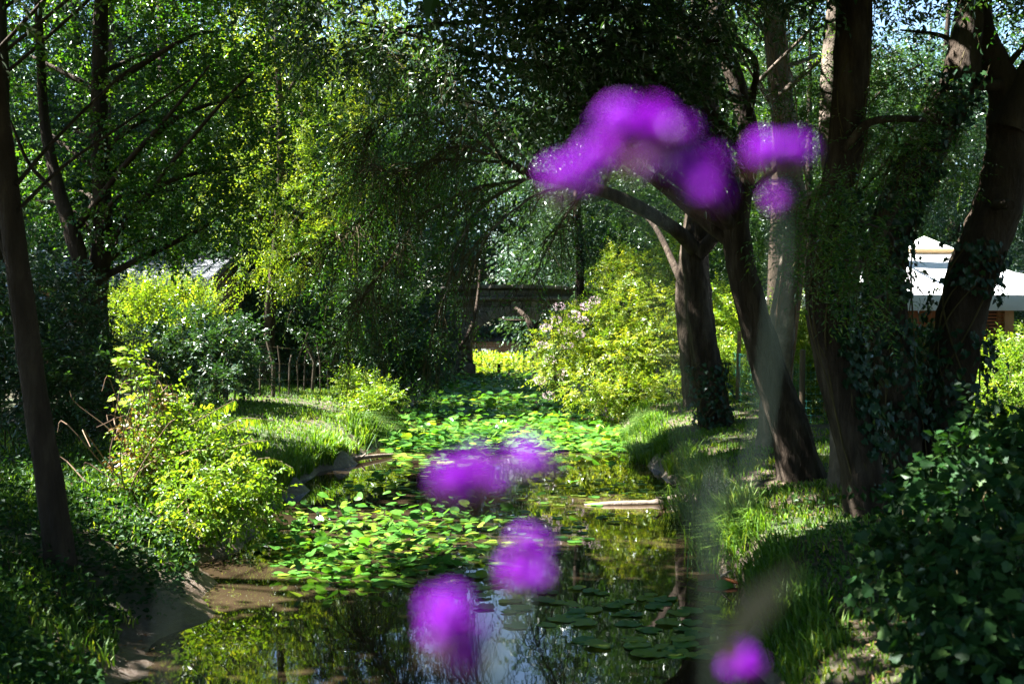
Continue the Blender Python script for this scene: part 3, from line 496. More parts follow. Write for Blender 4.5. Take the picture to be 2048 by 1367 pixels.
def merge_leaves(g, P, D, Nn, size, pts):
    """many copies of an outlined leaf joined into one mesh"""
    h = np.array(pts, float); n = len(h); N_ = len(P); sz = (size*rng.uniform(.7, 1.25, N_))[:, None, None]; D = unit(D); X_ = unit(np.cross(D, Nn)); Zn = np.cross(X_, D)
    loc = np.vstack([np.stack([h[:, 0], h[:, 1], np.abs(h[:, 0])*.12-.12*h[:, 1]**2], 1), np.stack([-h[1:-1, 0], h[1:-1, 1], np.abs(h[1:-1, 0])*.12-.12*h[1:-1, 1]**2], 1)[::-1]])
    k = len(loc); v = P[:, None]+sz*(loc[None, :, :1]*X_[:, None]+loc[None, :, 1:2]*D[:, None]+loc[None, :, 2:]*Zn[:, None])
    c = P[:, None]+sz*(.4*D[:, None]-.02*Zn[:, None]); v = np.concatenate([v, c], 1); b = np.arange(N_)[:, None]*(k+1)
    f = np.concatenate([b+[i, (i+1) % k, k] for i in range(k)]); g.add(v.reshape(-1, 3), f, np.repeat(np.clip(.45+rng.normal(size=N_)*.22, 0, 1), k+1))
def shrub(name, label, base, clumps, n, L_, W_, leaf, per=11, length=.35, droop=.3, tint=.45, stems=24, group=None, cat='shrub', shape='diamond', gap=.15, stem_mat='twig', twigs=True, cut=True, key=None, nobj=0, lsize=.1, srad=.012, shell=.35):
    t = thing(name, label, cat, base, group); g = Geo(); c = np.array(clumps, float)
    for k in range(stems):
        q = c[k % len(c)]; e = q[:3]+rand_dir(1)[0]*q[3:6]*.7; b0 = np.array(base)+[rng.normal()*.25, rng.normal()*.25, -.1]; b0[0] += (e[0]-b0[0])*.45*rng.random(); b0[1] += (e[1]-b0[1])*.45*rng.random(); b0[2] = height(b0[0], b0[1])-.06
        m = b0*.45+e*.55+np.array([0, 0, .18*np.linalg.norm(e-b0)]); tube(g, smooth_path([b0, m, e], 9), np.linspace(srad, srad*.3, 9), 5, cap=False)
    g.build('stems', stem_mat, t, True, kind='stuff')
    P, D = blob_points(clumps, n, shell=shell, gap=gap); ok = P[:, 2] > np.maximum(height(P[:, 0], P[:, 1]), 0)+.02; P, D = P[ok], D[ok]
    if cut: k = carve(P); P, D = P[k], D[k]
    D = D*.8+rng.normal(size=D.shape)*.5; D[:, 2] -= droop*.3-.15
    f, tw = Geo(), Geo() if twigs else None; sprays(f, tw, P, D, length, per, L_, W_, tint, droop, shape); f.build('foliage', leaf, t, kind='stuff')
    if twigs: tw.build('twigs', 'twig', t, kind='stuff')
    if key and nobj:
        P, D = blob_points(clumps, nobj*3, shell=.85, gap=0); vis = (D[:, 1] < .3) & (P[:, 2] > height(P[:, 0], P[:, 1])+.04); P, D = P[vis][:nobj], D[vis][:nobj]
        leaf_objs(t, P, D*.5+rng.normal(size=D.shape)*.5-[0, 0, .35], D+rng.normal(size=D.shape)*.4+[0, -.2, .7], lsize, key)
    return t
def gb(px, Y): x = (px-1024)/F*Y; return np.array([x, Y, float(height(x, Y))])
# right bank: sunlit yellow-green bush by the bridge with pale pink flower heads
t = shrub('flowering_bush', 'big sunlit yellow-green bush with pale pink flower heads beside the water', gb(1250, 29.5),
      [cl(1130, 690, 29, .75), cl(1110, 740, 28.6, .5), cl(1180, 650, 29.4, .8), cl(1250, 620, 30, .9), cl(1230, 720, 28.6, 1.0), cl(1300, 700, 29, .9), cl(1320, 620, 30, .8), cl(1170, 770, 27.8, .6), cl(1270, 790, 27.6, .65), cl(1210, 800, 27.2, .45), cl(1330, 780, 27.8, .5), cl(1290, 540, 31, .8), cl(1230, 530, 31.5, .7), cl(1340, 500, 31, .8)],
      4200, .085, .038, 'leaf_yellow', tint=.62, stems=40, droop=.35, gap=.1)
HEADS = [(1092, 655), (1112, 640), (1128, 660), (1148, 628), (1165, 640), (1135, 690), (1172, 612), (1085, 690), (1100, 720), (1190, 600), (1158, 668), (1118, 612), (1080, 760), (1098, 790)]
for px, py in HEADS:
    p = W(px, py, 28.3); g = Geo(); d = rand_dir(60); q = p+d*np.array([.13, .10, .075]); leaves(g, q, d, rand_dir(60), .045, .03, rng.random(60)); g.build('flower_head', 'pink_petal', t, kind='stuff')
# dark shrubs and undergrowth left of the bridge
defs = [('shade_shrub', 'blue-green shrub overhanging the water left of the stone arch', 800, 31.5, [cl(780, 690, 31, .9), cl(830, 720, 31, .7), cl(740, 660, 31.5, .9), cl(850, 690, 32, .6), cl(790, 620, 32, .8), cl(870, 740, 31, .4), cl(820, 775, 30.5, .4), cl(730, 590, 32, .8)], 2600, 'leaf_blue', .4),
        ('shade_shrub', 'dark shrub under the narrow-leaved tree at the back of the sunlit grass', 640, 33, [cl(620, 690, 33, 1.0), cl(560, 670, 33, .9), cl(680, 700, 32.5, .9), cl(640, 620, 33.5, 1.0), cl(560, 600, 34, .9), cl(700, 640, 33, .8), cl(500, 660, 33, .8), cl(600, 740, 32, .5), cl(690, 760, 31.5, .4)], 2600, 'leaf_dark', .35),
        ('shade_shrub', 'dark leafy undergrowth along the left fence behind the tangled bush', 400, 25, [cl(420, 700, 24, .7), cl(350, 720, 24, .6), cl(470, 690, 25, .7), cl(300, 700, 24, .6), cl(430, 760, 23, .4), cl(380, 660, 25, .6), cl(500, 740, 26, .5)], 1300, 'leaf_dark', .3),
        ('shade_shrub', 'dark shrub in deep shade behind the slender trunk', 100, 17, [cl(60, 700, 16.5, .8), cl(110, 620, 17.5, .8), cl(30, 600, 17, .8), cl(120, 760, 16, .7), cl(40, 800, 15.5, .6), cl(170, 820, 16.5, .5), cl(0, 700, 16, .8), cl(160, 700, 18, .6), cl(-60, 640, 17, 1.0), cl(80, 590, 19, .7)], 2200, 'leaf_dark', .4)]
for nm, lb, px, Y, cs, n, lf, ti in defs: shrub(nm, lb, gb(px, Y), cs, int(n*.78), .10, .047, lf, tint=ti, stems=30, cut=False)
shrub('privet_bush', 'bright green upright-shoot bush glowing in front of the metal-roofed shed', gb(320, 26.5), [cl(320, 624, 26, .75), cl(270, 614, 26, .6), cl(370, 624, 26, .65), cl(400, 654, 25.6, .45), cl(290, 674, 25.5, .6), cl(360, 684, 25.5, .6), cl(230, 644, 26, .5), cl(420, 704, 25, .35), cl(400, 614, 26.5, .4), cl(380, 724, 25, .5), cl(300, 724, 25, .5)], 2700, .07, .03, 'leaf_yellow', tint=.45, droop=-.5, length=.5, gap=.05, cut=False)
shrub('sapling_shrub', 'light green low shrub at the edge of the sunlit left grass', gb(735, 27), [cl(735, 790, 26, .38), cl(700, 770, 26.5, .3), cl(770, 800, 25.5, .28), cl(720, 820, 25, .25)], 520, .09, .035, 'leaf_yellow', tint=.4, length=.4, cut=False)
# undergrowth at both sides of the bridge and on the far shore
for i, (px, Y, cs) in enumerate([(1150, 47, [cl(1130, 650, 48, 1.0), cl(1170, 690, 46, 1.0), cl(1120, 700, 46, .7), cl(1200, 640, 48, 1.2), cl(1090, 730, 45.5, .4)]), (860, 46, [cl(850, 690, 46, 1.0), cl(880, 650, 48, 1.0), cl(830, 640, 47, 1.2), cl(880, 720, 45, .6), cl(800, 580, 48, 1.3)]), (780, 60, [cl(780, 540, 60, 2.2), cl(860, 530, 61, 1.8), cl(700, 540, 58, 2.2)]), (1300, 58, [cl(1230, 540, 60, 2.2), cl(1330, 550, 56, 2.2), cl(1150, 520, 62, 1.8)])]):
    shrub('bridge_shrub', ['ivy-dark shrub rooted against the right end of the stone bridge', 'dark shrub smothering the left end of the stone bridge', 'rounded shrub mass rising behind the left bridge parapet', 'rounded shrub mass rising behind the right bridge parapet'][i], gb(px, Y), cs, 950, .13, .06, ['leaf_dark', 'leaf_dark', 'leaf_blue', 'leaf_blue'][i], tint=.4, stems=16, length=.5)
t = thing('shore_thicket', 'dark thicket along the far shore seen through the arch', 'thicket', (0, 106, 0)); g = Geo()
P, D = blob_points([[x, 107+rng.normal(), 1.5+rng.random()*1.5, 3, 2, 2.2] for x in np.arange(-40, 41, 3.)], 3200, .3, 0); P = P[P[:, 2] > 0]; sprays(g, None, P, rand_dir(len(P)), 1.0, 7, .5, .26, .4); g.build('foliage', 'leaf_dark', t, kind='stuff'); t['kind'] = 'stuff'
# hedge behind the right fence
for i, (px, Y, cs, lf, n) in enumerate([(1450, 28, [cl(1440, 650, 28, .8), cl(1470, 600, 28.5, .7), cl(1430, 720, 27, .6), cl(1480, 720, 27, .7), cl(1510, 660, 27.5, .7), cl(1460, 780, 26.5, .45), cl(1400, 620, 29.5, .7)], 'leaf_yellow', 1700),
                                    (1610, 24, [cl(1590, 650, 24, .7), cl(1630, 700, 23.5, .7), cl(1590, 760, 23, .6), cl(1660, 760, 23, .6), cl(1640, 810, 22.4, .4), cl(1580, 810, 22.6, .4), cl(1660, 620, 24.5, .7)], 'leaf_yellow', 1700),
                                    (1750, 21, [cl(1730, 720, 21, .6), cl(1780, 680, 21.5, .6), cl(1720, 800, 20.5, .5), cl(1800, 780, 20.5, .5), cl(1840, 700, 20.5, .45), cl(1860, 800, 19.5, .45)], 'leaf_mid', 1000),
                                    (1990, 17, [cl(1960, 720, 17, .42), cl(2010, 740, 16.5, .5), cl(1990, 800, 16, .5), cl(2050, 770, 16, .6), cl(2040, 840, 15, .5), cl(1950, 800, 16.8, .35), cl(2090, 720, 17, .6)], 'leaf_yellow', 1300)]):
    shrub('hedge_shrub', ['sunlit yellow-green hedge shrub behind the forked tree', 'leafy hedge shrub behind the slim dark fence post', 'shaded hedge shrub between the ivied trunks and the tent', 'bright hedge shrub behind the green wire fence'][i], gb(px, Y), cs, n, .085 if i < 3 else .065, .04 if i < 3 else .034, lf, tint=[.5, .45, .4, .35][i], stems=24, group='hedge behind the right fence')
# near right: big shrub with lobed leaves
Cn = [cl(1815, 1150, 7.6, .38), cl(1880, 1080, 7.8, .5), cl(1990, 1080, 7.5, .55), cl(1890, 1260, 7.0, .4), cl(1960, 1250, 6.8, .55), cl(2060, 1200, 6.8, .6), cl(1900, 960, 8.4, .36), cl(1980, 930, 8.2, .42), cl(2060, 960, 8, .5), cl(1820, 980, 8.6, .25), cl(1950, 1340, 6.6, .35), cl(2030, 1340, 6.3, .45), cl(1760, 1080, 8.0, .2), cl(1960, 850, 8.6, .22), cl(2050, 860, 8.5, .3)]
t = shrub('lobed_leaf_shrub', 'large green shrub, shade put in its colour, with broad lobed leaves on the near right bank', gb(1930, 7.8), Cn, 60, .08, .04, 'leaf_shrub_shaded', stems=60, twigs=False, cut=False, key='lobed', nobj=300, lsize=.085, srad=.008)
P, D = blob_points(Cn, 3600, .25, 0); ok = P[:, 2] > height(P[:, 0], P[:, 1])+.03; P, D = P[ok], D[ok]; g = Geo()
merge_leaves(g, P, D*.4+rng.normal(size=D.shape)*.6-[0, 0, .3], D*.5+rng.normal(size=D.shape)*.5+[0, -.2, .7], .075, LOBED); g.build('inner_leaves', 'leaf_currant_shaded', t, kind='stuff')
# near left: tangled sunlit bush with long arching leafy shoots and dry canes
Cn = [cl(330, 900, 14, .42), cl(400, 930, 13.6, .45), cl(460, 960, 13.3, .42), cl(390, 1010, 13.0, .4), cl(470, 1020, 13, .36), cl(300, 950, 13.8, .35), cl(340, 830, 14.2, .32), cl(290, 850, 14.4, .25), cl(300, 780, 14.4, .22), cl(510, 990, 13.2, .28), cl(430, 870, 13.9, .3), cl(360, 1060, 12.7, .3), cl(280, 730, 14.5, .14), cl(240, 1000, 13.4, .25)]
tb = shrub('tangled_bush', 'sunlit tangled bush with arching shoots at the left waterside', gb(370, 14.2), Cn, 900, .07, .032, 'leaf_yellow', per=9, length=.3, tint=.35, stems=50, droop=.5, cut=False, key='bright', nobj=220, lsize=.085, stem_mat='twig_dry', shape='oval', gap=.1)
for a, b_, c_ in [((380, 850), (440, 815), (470, 800)), ((420, 870), (480, 838), (530, 838)), ((430, 905), (500, 885), (535, 880)), ((470, 930), (540, 915), (585, 935)), ((460, 960), (530, 975), (560, 1000)), ((380, 990), (320, 1020), (290, 1060))]:
    q = smooth_path([W(*a, 13.6), W(*b_, 13.3), W(*c_, 13.0)], 20); tube(g := Geo(), q, np.linspace(.008, .003, 20), 5); sh = g.build('shoot', 'twig', tb)
    for k in range(2, 20):
        for s in (-1, 1): put('leaf', random.choice(LV['nar']), frame4(q[k], np.array([.25, -.35*s, -.8+.35*(s > 0)])+rng.normal(size=3)*.2, np.array([.5, -.3, .6]), *(rng.uniform(.09, .13)*np.ones(3))), sh)
for k in range(26):                                          # dry bramble canes
    b0 = W(rng.uniform(215, 330), rng.uniform(900, 985), 13.9+rng.normal()*.25); b0[2] = height(b0[0], b0[1]); e = b0+[rng.normal()*.35, rng.normal()*.25, rng.uniform(.4, 1.5)]
    q = smooth_path([b0, b0*.5+e*.5+rng.normal(size=3)*.12, e, e+rng.normal(size=3)*.2+[0, 0, -.05]], 12); tube(g := Geo(), q, np.linspace(.010, .004, 12), 5, .1); g.build('dry_cane', 'twig_dry', tb)
g = Geo(); P, D = blob_points([cl(270, 860, 13.9, .3), cl(290, 920, 13.7, .3), cl(250, 930, 13.7, .25), cl(320, 800, 14, .2)], 420, .2, 0); leaves(g, P, D-[0, 0, .6], rand_dir(len(P)), .06, .03, rng.random(len(P)), 'oval'); g.build('withered_leaves', 'dry_leaf', tb, kind='stuff')
ty = thing('maple_seedling', 'thin seedling with glowing yellow-green lobed leaves beside the dry canes', 'seedling', gb(245, 14.6))
q = smooth_path([gb(245, 14.6), W(255, 860, 14.4), W(240, 760, 14.3), W(232, 690, 14.3)], 16); tube(g := Geo(), q, np.linspace(.008, .003, 16), 5); g.build('stem', 'twig', ty)
for k in range(20): i = int(rng.uniform(8, 16)); put('leaf', random.choice(LV['maple_bright']), frame4(q[i]+rng.normal(size=3)*.05, np.array([rng.normal(), rng.normal()*.6, -.15]), np.array([rng.normal()*.2, -.3, .9]), *(rng.uniform(.10, .15)*np.ones(3))), ty)
# climbing ivy on the right trunks
def ivy(label, path, y0, y1, n, r, spread, nobj=260, arc=(0, 6.28)):
    p = smooth_path(path, 60); b0 = p[y0]; t = thing('ivy', label, 'ivy', (b0[0], b0[1]-r, b0[2]), 'ivy climbing the right bank trunks')
    g = Geo()
    for k in range(6):
        a = np.linspace(0, 1, y1-y0); th = -math.pi/2+np.sin(a*5+k)*.9+rng.normal()*.6; q = p[y0:y1]+np.stack([np.cos(th)*r*.97, np.sin(th)*r*.97, 0*a], 1); tube(g, q, .011, 5, cap=False)
    g.build('vine_stem', 'twig', t, True, kind='stuff')
    def pts(n):
        i = rng.uniform(y0, y1-1, n); f = (i-np.floor(i))[:, None]; c = p[i.astype(int)]*(1-f)+p[np.minimum(i.astype(int)+1, 59)]*f; th = rng.uniform(*arc, n)
        o = np.stack([np.cos(th), np.sin(th), np.zeros(n)], 1); u = (i-y0)/(y1-y0); bulge = r+spread*np.abs(rng.normal(size=n))*(.5+.8*np.sin(u*3.0+1)**2); return c+o*bulge[:, None]+rng.normal(size=(n, 3))*.03, o
    P, o = pts(n); k = n3(P, 2.3) > -.55; P, o = P[k], o[k]; g = Geo(); merge_leaves(g, P, o*.35+rng.normal(size=o.shape)*.35-[0, 0, .8], o+rng.normal(size=o.shape)*.35+[0, 0, .3], .075, IVY); g.build('inner_leaves', 'leaf_ivy', t, kind='stuff')
    P, o = pts(nobj*3); k = (o[:, 1] < .25) & (n3(P, 2.3) > -.55); P, o = P[k][:nobj]+o[k][:nobj]*.03, o[k][:nobj]; leaf_objs(t, P, o*.35+rng.normal(size=o.shape)*.35-[0, 0, .8], o+rng.normal(size=o.shape)*.3+[0, 0, .3], .085, 'ivy')
ivy('thick ivy up the big trunk that bends left', p5, 0, 34, 1300, .20, .10, 290, (-1.45, 1.3))
ivy('ivy sleeve on the trunk leaning right before the tent', p6, 2, 48, 2600, .23, .09, 290)
B = hit(1880, 965); ivy('ivy tufts up the massive crooked trunk beside the tent', TP(B, [(1890, 850), (1905, 740), (1920, 620), (1935, 540), (1950, 460)], 0), 4, 56, 900, .33, .10, 200)
B = hit(1437, 852); ivy('thin ivy around the foot of the forked tree', TP(B, [(1418, 760), (1402, 650)], .0), 4, 40, 420, .36, .03, 120)
# ------------------------------------------------------------------ grass and ground cover
def blades(n, xf, y0, y1, h0, h1, mask=None, wd=.006):
    Y = y0*(y1/y0)**rng.random(n); x = xf(Y, rng.random(n)); z = height(x, Y); ok = z > .06
    if mask is not None: ok &= mask(x, Y)
    Y, x, z = Y[ok], x[ok], z[ok]; n = len(x); P = np.stack([x, Y, z-.01], 1); a = rng.uniform(0, 6.28, n); s = np.stack([np.cos(a), np.sin(a), 0*a], 1); lean = np.stack([-np.sin(a), np.cos(a), 0*a], 1)*rng.uniform(.1, .9, n)[:, None]
    H = rng.uniform(h0, h1, n)*(1+.5*n2(x, Y, 1.1)); H = np.clip(H, .03, None)[:, None]; w = wd*(1+Y/18)[:, None]; lean[:, 0] -= .15
    mid = P+lean*H*.35+[0, 0, 1]*H*.62; tip = P+lean*H*.95+[0, 0, 1]*H*.9
    v = np.stack([P-s*w, P+s*w, mid+s*w*.75, mid-s*w*.75, tip], 1).reshape(-1, 3); b = np.arange(n)[:, None]*5
    ti = np.repeat(np.clip(.42+.30*n2(x, Y, .9)+rng.normal(size=n)*.22, 0, 1), 5); g = Geo(); g.add(v, b+[0, 1, 2, 3], ti); g.f.append(b+[3, 2, 4]); return g
rxf = lambda Y, u: interp(Y, _ry, _rx)+.02+u**1.3*5.2
lxf = lambda Y, u: interp(Y, _ly, _lx)-.05-u**1.2*5.5
tag(blades(35000, rxf, 7, 34, .04, .11, lambda x, y: n2(x, y, .8) > -.75).build('grass', 'grass_blade'), 'short tufted grass on the right bank', 'grass', kind='stuff')
tag(blades(30000, lxf, 14.8, 36, .05, .13, lambda x, y: n2(x, y, .8) > -.9).build('grass', 'grass_blade'), 'sunlit grass on the left bank', 'grass', kind='stuff')
tag(blades(18000, lambda Y, u: interp(Y, _ly, _lx)-.30-u*3.8, 7, 15, .05, .16, lambda x, y: n2(x, y, 1.1) > -.4).build('grass', 'grass_blade'), 'sparse shaded grass on the near left bank', 'grass', kind='stuff')
tag(blades(9000, lambda Y, u: interp(Y, _ly, _lx)-.02-u**2*.5, 14.5, 34, .12, .34, lambda x, y: n2(x, y, 2.1) > -.6).build('grass', 'grass_blade'), 'long grass overhanging the left waterline', 'grass', kind='stuff')
tag(blades(10000, lambda Y, u: interp(Y, _ry, _rx)+.0+u**2*.45, 8, 32, .12, .32, lambda x, y: n2(x, y, 2.1) > -.6).build('grass', 'grass_blade'), 'long grass overhanging the right waterline', 'grass', kind='stuff')
g = Geo(); Y = 7*(15/7)**rng.random(17000); x = interp(Y, _ly, _lx)-.12-rng.random(17000)**1.3*4.4; z = height(x, Y); ok = (n2(x, Y, 1.4) > -.55) & (z > .09); P = np.stack([x, Y, z+rng.random(17000)**2*.28], 1)[ok]; D = rng.normal(size=P.shape)*[1, 1, .35]
leaves(g, P, D, rng.normal(size=P.shape)*.4+[0, -.1, 1], .062, .042, np.clip(.4+rng.normal(size=len(P))*.25, 0, 1), 'oval'); tag(g.build('ground_cover', 'leaf_shrub_shaded'), 'low leafy weeds covering the near left bank', 'weeds', kind='stuff')
g = Geo(); Y = 6.5*(13/6.5)**rng.random(5000); x = interp(Y, _ry, _rx)+.3+rng.random(5000)*5; z = height(x, Y); ok = (n2(x, Y, 1.4) > .1) & (z > .15); P = np.stack([x, Y, z+rng.random(5000)**2*.2], 1)[ok]; D = rng.normal(size=P.shape)*[1, 1, .35]
leaves(g, P, D, rng.normal(size=P.shape)*.4+[0, -.1, 1], .06, .04, np.clip(.4+rng.normal(size=len(P))*.25, 0, 1), 'oval'); tag(g.build('ground_cover', 'leaf_shrub_shaded'), 'low weeds under the lobed-leaf shrub', 'weeds', kind='stuff')
g = Geo(); n = 7000; Y = 7*(32/7)**rng.random(n); sd_ = rng.random(n) < .6; x = np.where(sd_, interp(Y, _ry, _rx)+.2+rng.random(n)*6, interp(Y, _ly, _lx)-.2-rng.random(n)*6); P = np.stack([x, Y, height(x, Y)+.012], 1)
leaves(g, P, rng.normal(size=P.shape)*[1, 1, .1], rng.normal(size=P.shape)*.25+[0, 0, 1], .055, .03, rng.random(n), 'diamond'); tag(g.build('leaf_litter', 'dry_leaf'), 'dry brown leaves scattered over both banks', 'leaf litter', kind='stuff')
for i, (cx, cy, n, hh) in enumerate([(2.72, 24.3, 1500, .30), (2.62, 21.6, 1400, .30), (2.5, 15.5, 500, .32), (2.35, 12.5, 500, .32), (-3.0, 24.2, 900, .40)]):
    Y = cy+rng.normal(size=n)*.55; x = cx+rng.normal(size=n)*.16; a = rng.uniform(0, 6.28, n); P = np.stack([x, Y, np.maximum(height(x, Y), .02)], 1); s = np.stack([np.cos(a), np.sin(a), 0*a], 1); o = np.stack([-np.sin(a)-.5*np.sign(cx), np.cos(a), 0*a], 1); H = (hh*rng.uniform(.5, 1.2, n))[:, None]
    v = np.stack([P-s*.007, P+s*.007, P+o*H*.3+[0, 0, 1]*H*.7+s*.006, P+o*H*.3+[0, 0, 1]*H*.7-s*.006, P+o*H*.95+[0, 0, 1]*H*.62], 1).reshape(-1, 3); b = np.arange(n)[:, None]*5; g = Geo(); g.add(v, b+[0, 1, 2, 3], np.repeat(np.clip(.4+rng.normal(size=n)*.2, 0, 1), 5)); g.f.append(b+[3, 2, 4])
    tag(g.build('sedge_tuft', 'grass_blade'), ['arching sedge tuft on the bank below the slim trunk', 'arching sedge tuft on the bank edge below the forked tree', 'sedge tuft on the bank edge below the leaning tree', 'sedge tuft on the right bank edge near the lobed-leaf shrub', 'tall sunlit sedge at the tip of the left grass bank'][i], 'sedge', 'sedge tufts along the waterline', kind='stuff')
# ------------------------------------------------------------------ water lilies
PADS = []
for k in range(8):
    h = np.array(CORDATE)*[rng.uniform(.9, 1.1), 1]; PADS.append(outline_leaf('lily_pad', h-[0, .45], 'lily_leaf', rng.uniform(.1, .95), rng.uniform(-.02, .05), rng.uniform(-.02, .05)))
UPADS = [outline_leaf('lily_pad', np.array(CORDATE)*[rng.uniform(.85, 1.1), 1], 'lily_leaf', rng.uniform(.1, .9), rng.uniform(.1, .35), rng.uniform(.0, .25)) for _ in range(8)]
gs = tube(Geo(), [[0, 0, 0], [.01, 0, .5], [0, 0, 1]], [.006, .005, .004], 5); STALK = gs.mesh('stalk', smooth=True); STALK.materials.append(M['verbena_green'])
def lilies(label, pts, upright, size, rest=(), group='water lily beds'):
    c = np.mean(pts, 0); t = thing('water_lily', label, 'water lily', (c[0], c[1], 0), group)
    for p in pts:
        s = size*random.uniform(.65, 1.25); a = random.uniform(0, 6.28); d = np.array([math.cos(a), math.sin(a), 0])
        if random.random() < upright:
            hgt = random.uniform(.08, .32); d[2] = random.uniform(-.35, .55); o = put('lily_pad', random.choice(UPADS), frame4([p[0], p[1], hgt], d, np.array([rng.normal()*.35, rng.normal()*.35-.1, 1.]), s, s, s), t)
            m = np.eye(4); m[2, 2] = hgt+.05; m[:3, 3] = [p[0], p[1], -.05]; m[0, 2] = rng.normal()*.05; put('stalk', STALK, Matrix(m.tolist()), o)
        else: put('lily_pad', random.choice(PADS), frame4([p[0], p[1], random.uniform(.004, .022)], d, np.array([rng.normal()*.03, rng.normal()*.03, 1]), s, s, s), t)
    if len(rest):
        g = Geo(); P = np.array(rest, float); n = len(P); P[:, 2] = .006+rng.random(n)*.02; a = rng.uniform(0, 6.28, n); D = np.stack([np.cos(a), np.sin(a), rng.normal(size=n)*.04], 1); N_ = np.stack([rng.normal(size=n)*.1, rng.normal(size=n)*.1, np.ones(n)], 1)
        u = rng.random(n) < upright*.6; P[u, 2] += rng.random(u.sum())*.2; N_[u] += rng.normal(size=(u.sum(), 3))*.4; merge_leaves(g, P-D*size*.4, D, N_, size, CORDATE); g.build('outer_pads', 'lily_leaf', t, kind='stuff')
def scatter(n, poly, jit=.0):
    poly = np.array(poly, float); lo, hi = poly.min(0), poly.max(0); out = []
    while len(out) < n:
        p = rng.uniform(lo, hi); w = water_pt(*p); inside = False; j = len(poly)-1
        for i in range(len(poly)):
            if (poly[i, 1] > p[1]) != (poly[j, 1] > p[1]) and p[0] < (poly[j, 0]-poly[i, 0])*(p[1]-poly[i, 1])/(poly[j, 1]-poly[i, 1])+poly[i, 0]: inside = not inside
            j = i
        if inside and height(w[0], w[1]) < -.06 and n2(w[0], w[1], 1.7) > -.75: out.append(w)
    return out
lilies('raised heart-shaped lily leaves crowding the brown shallows', scatter(300, [(520, 1090), (600, 1020), (800, 1005), (960, 1010), (980, 1060), (930, 1130), (700, 1180), (560, 1150)]), .6, .13, scatter(330, [(500, 1095), (600, 1010), (800, 1000), (980, 1000), (1000, 1060), (940, 1140), (700, 1185), (560, 1160)]))
lilies('flat lily pads drifting on the darkest open water', scatter(80, [(960, 1215), (1100, 1170), (1300, 1190), (1480, 1230), (1460, 1330), (1280, 1310), (1040, 1270)]), .03, .19)
lilies('loose lily pads round the pale sunken log', scatter(190, [(700, 1180), (900, 1130), (1000, 1060), (960, 970), (1120, 950), (1330, 960), (1300, 1010), (1120, 1110), (960, 1200)]), .05, .15)
lilies('sunlit carpet of lily leaves filling the stream in midstream', scatter(300, [(770, 925), (760, 880), (830, 820), (1000, 800), (1200, 840), (1260, 900), (1000, 915), (850, 920)]), .5, .19, scatter(2700, [(760, 905), (770, 860), (850, 790), (880, 775), (1100, 775), (1230, 850), (1270, 905), (1000, 905)]))
lilies('shaded carpet of lily pads leading up to the bridge arch', scatter(120, [(850, 790), (880, 752), (1090, 752), (1130, 790)]), .1, .22, scatter(900, [(840, 795), (870, 745), (1085, 745), (1140, 795)]))
lilies('lily pads fringing the shaded left shore', scatter(90, [(780, 925), (700, 960), (680, 1010), (860, 1000), (1000, 940), (900, 915)]), .15, .17)
# ------------------------------------------------------------------ stone bridge
BY0, BY1 = 53.0, 56.4
def top(x): return 3.98-.010*x*x if abs(x) < 4 else 3.98-.16-.05*(abs(x)-4)
AC, AW, AS, AR = .05, 1.98, 1.15, 1.38                        # arch centre, half width, springing height, rise
br = thing('stone_bridge', 'old dark stone bridge with one round arch over the stream', 'bridge', (0, BY0, 0))
th = np.linspace(0, np.pi, 25); arc = [(AC+AW*math.cos(a), AS+AR*math.sin(a)) for a in th]
prof = [(AC+AW, -.6)]+arc+[(AC-AW, -.6)]; g = Geo()
inner = np.array(prof); xs = inner[:, 0]; outer = np.array([(11 if i == 0 else (-11 if i == len(prof)-1 else x*1.0), -.6 if i in (0, len(prof)-1) else top(x)-.13) for i, x in enumerate(xs)])
outer[1] = (11, top(11)-.13); outer[-2] = (-11, top(11)-.13)
n = len(inner)
for yy, flip in ((BY0+.05, False), (BY1-.05, True)):
    v = np.vstack([np.stack([inner[:, 0], np.full(n, yy), inner[:, 1]], 1), np.stack([outer[:, 0], np.full(n, yy), outer[:, 1]], 1)])
    g.add(v, [[i, i+1, n+i+1, n+i] if flip else [i, n+i, n+i+1, i+1] for i in range(n-1)])
v = np.vstack([np.stack([inner[:, 0], np.full(n, BY0+.05), inner[:, 1]], 1), np.stack([inner[:, 0], np.full(n, BY1-.05), inner[:, 1]], 1)]); g.add(v, [[i, i+1, n+i+1, n+i] for i in range(n-1)])
v = np.vstack([np.stack([outer[:, 0], np.full(n, BY0+.05), outer[:, 1]], 1), np.stack([outer[:, 0], np.full(n, BY1-.05), outer[:, 1]], 1)]); g.add(v, [[i, n+i, n+i+1, i+1] for i in range(n-1)])
g.build('wall', 'mortar', br)
def block(j=.06):
    v = np.array([[x, y, z] for x in (-.5, .5) for y in (-.5, .5) for z in (-.5, .5)], float); v += rng.uniform(-j, j, v.shape); g = Geo(); g.add(v, [[0, 1, 3, 2], [4, 6, 7, 5], [0, 4, 5, 1], [2, 3, 7, 6], [0, 2, 6, 4], [1, 5, 7, 3]], rng.random()); m = g.mesh('stone'); m.materials.append(M['stone']); return m
BLK = [block() for _ in range(9)]
def stone(name, x, y, z, sx, sy, sz, rot=0., par=br): return put(name, random.choice(BLK), Matrix.Translation((x, y, z)) @ Matrix.Rotation(rot, 4, 'Y') @ Matrix.Diagonal((sx, sy, sz, 1)), par)
for k in range(27):                                           # arch ring of thin upright stones
    a = (k+.5)/27*math.pi; ex, ez = AC+(AW+.23)*math.cos(a), AS+(AR+.23)*math.sin(a); stone('arch_stone', ex, BY0-.02, ez, .19+.05*rng.random(), .16, .46, math.atan2(math.cos(a)*AW, math.sin(a)*AR)*1.0)
z = .05
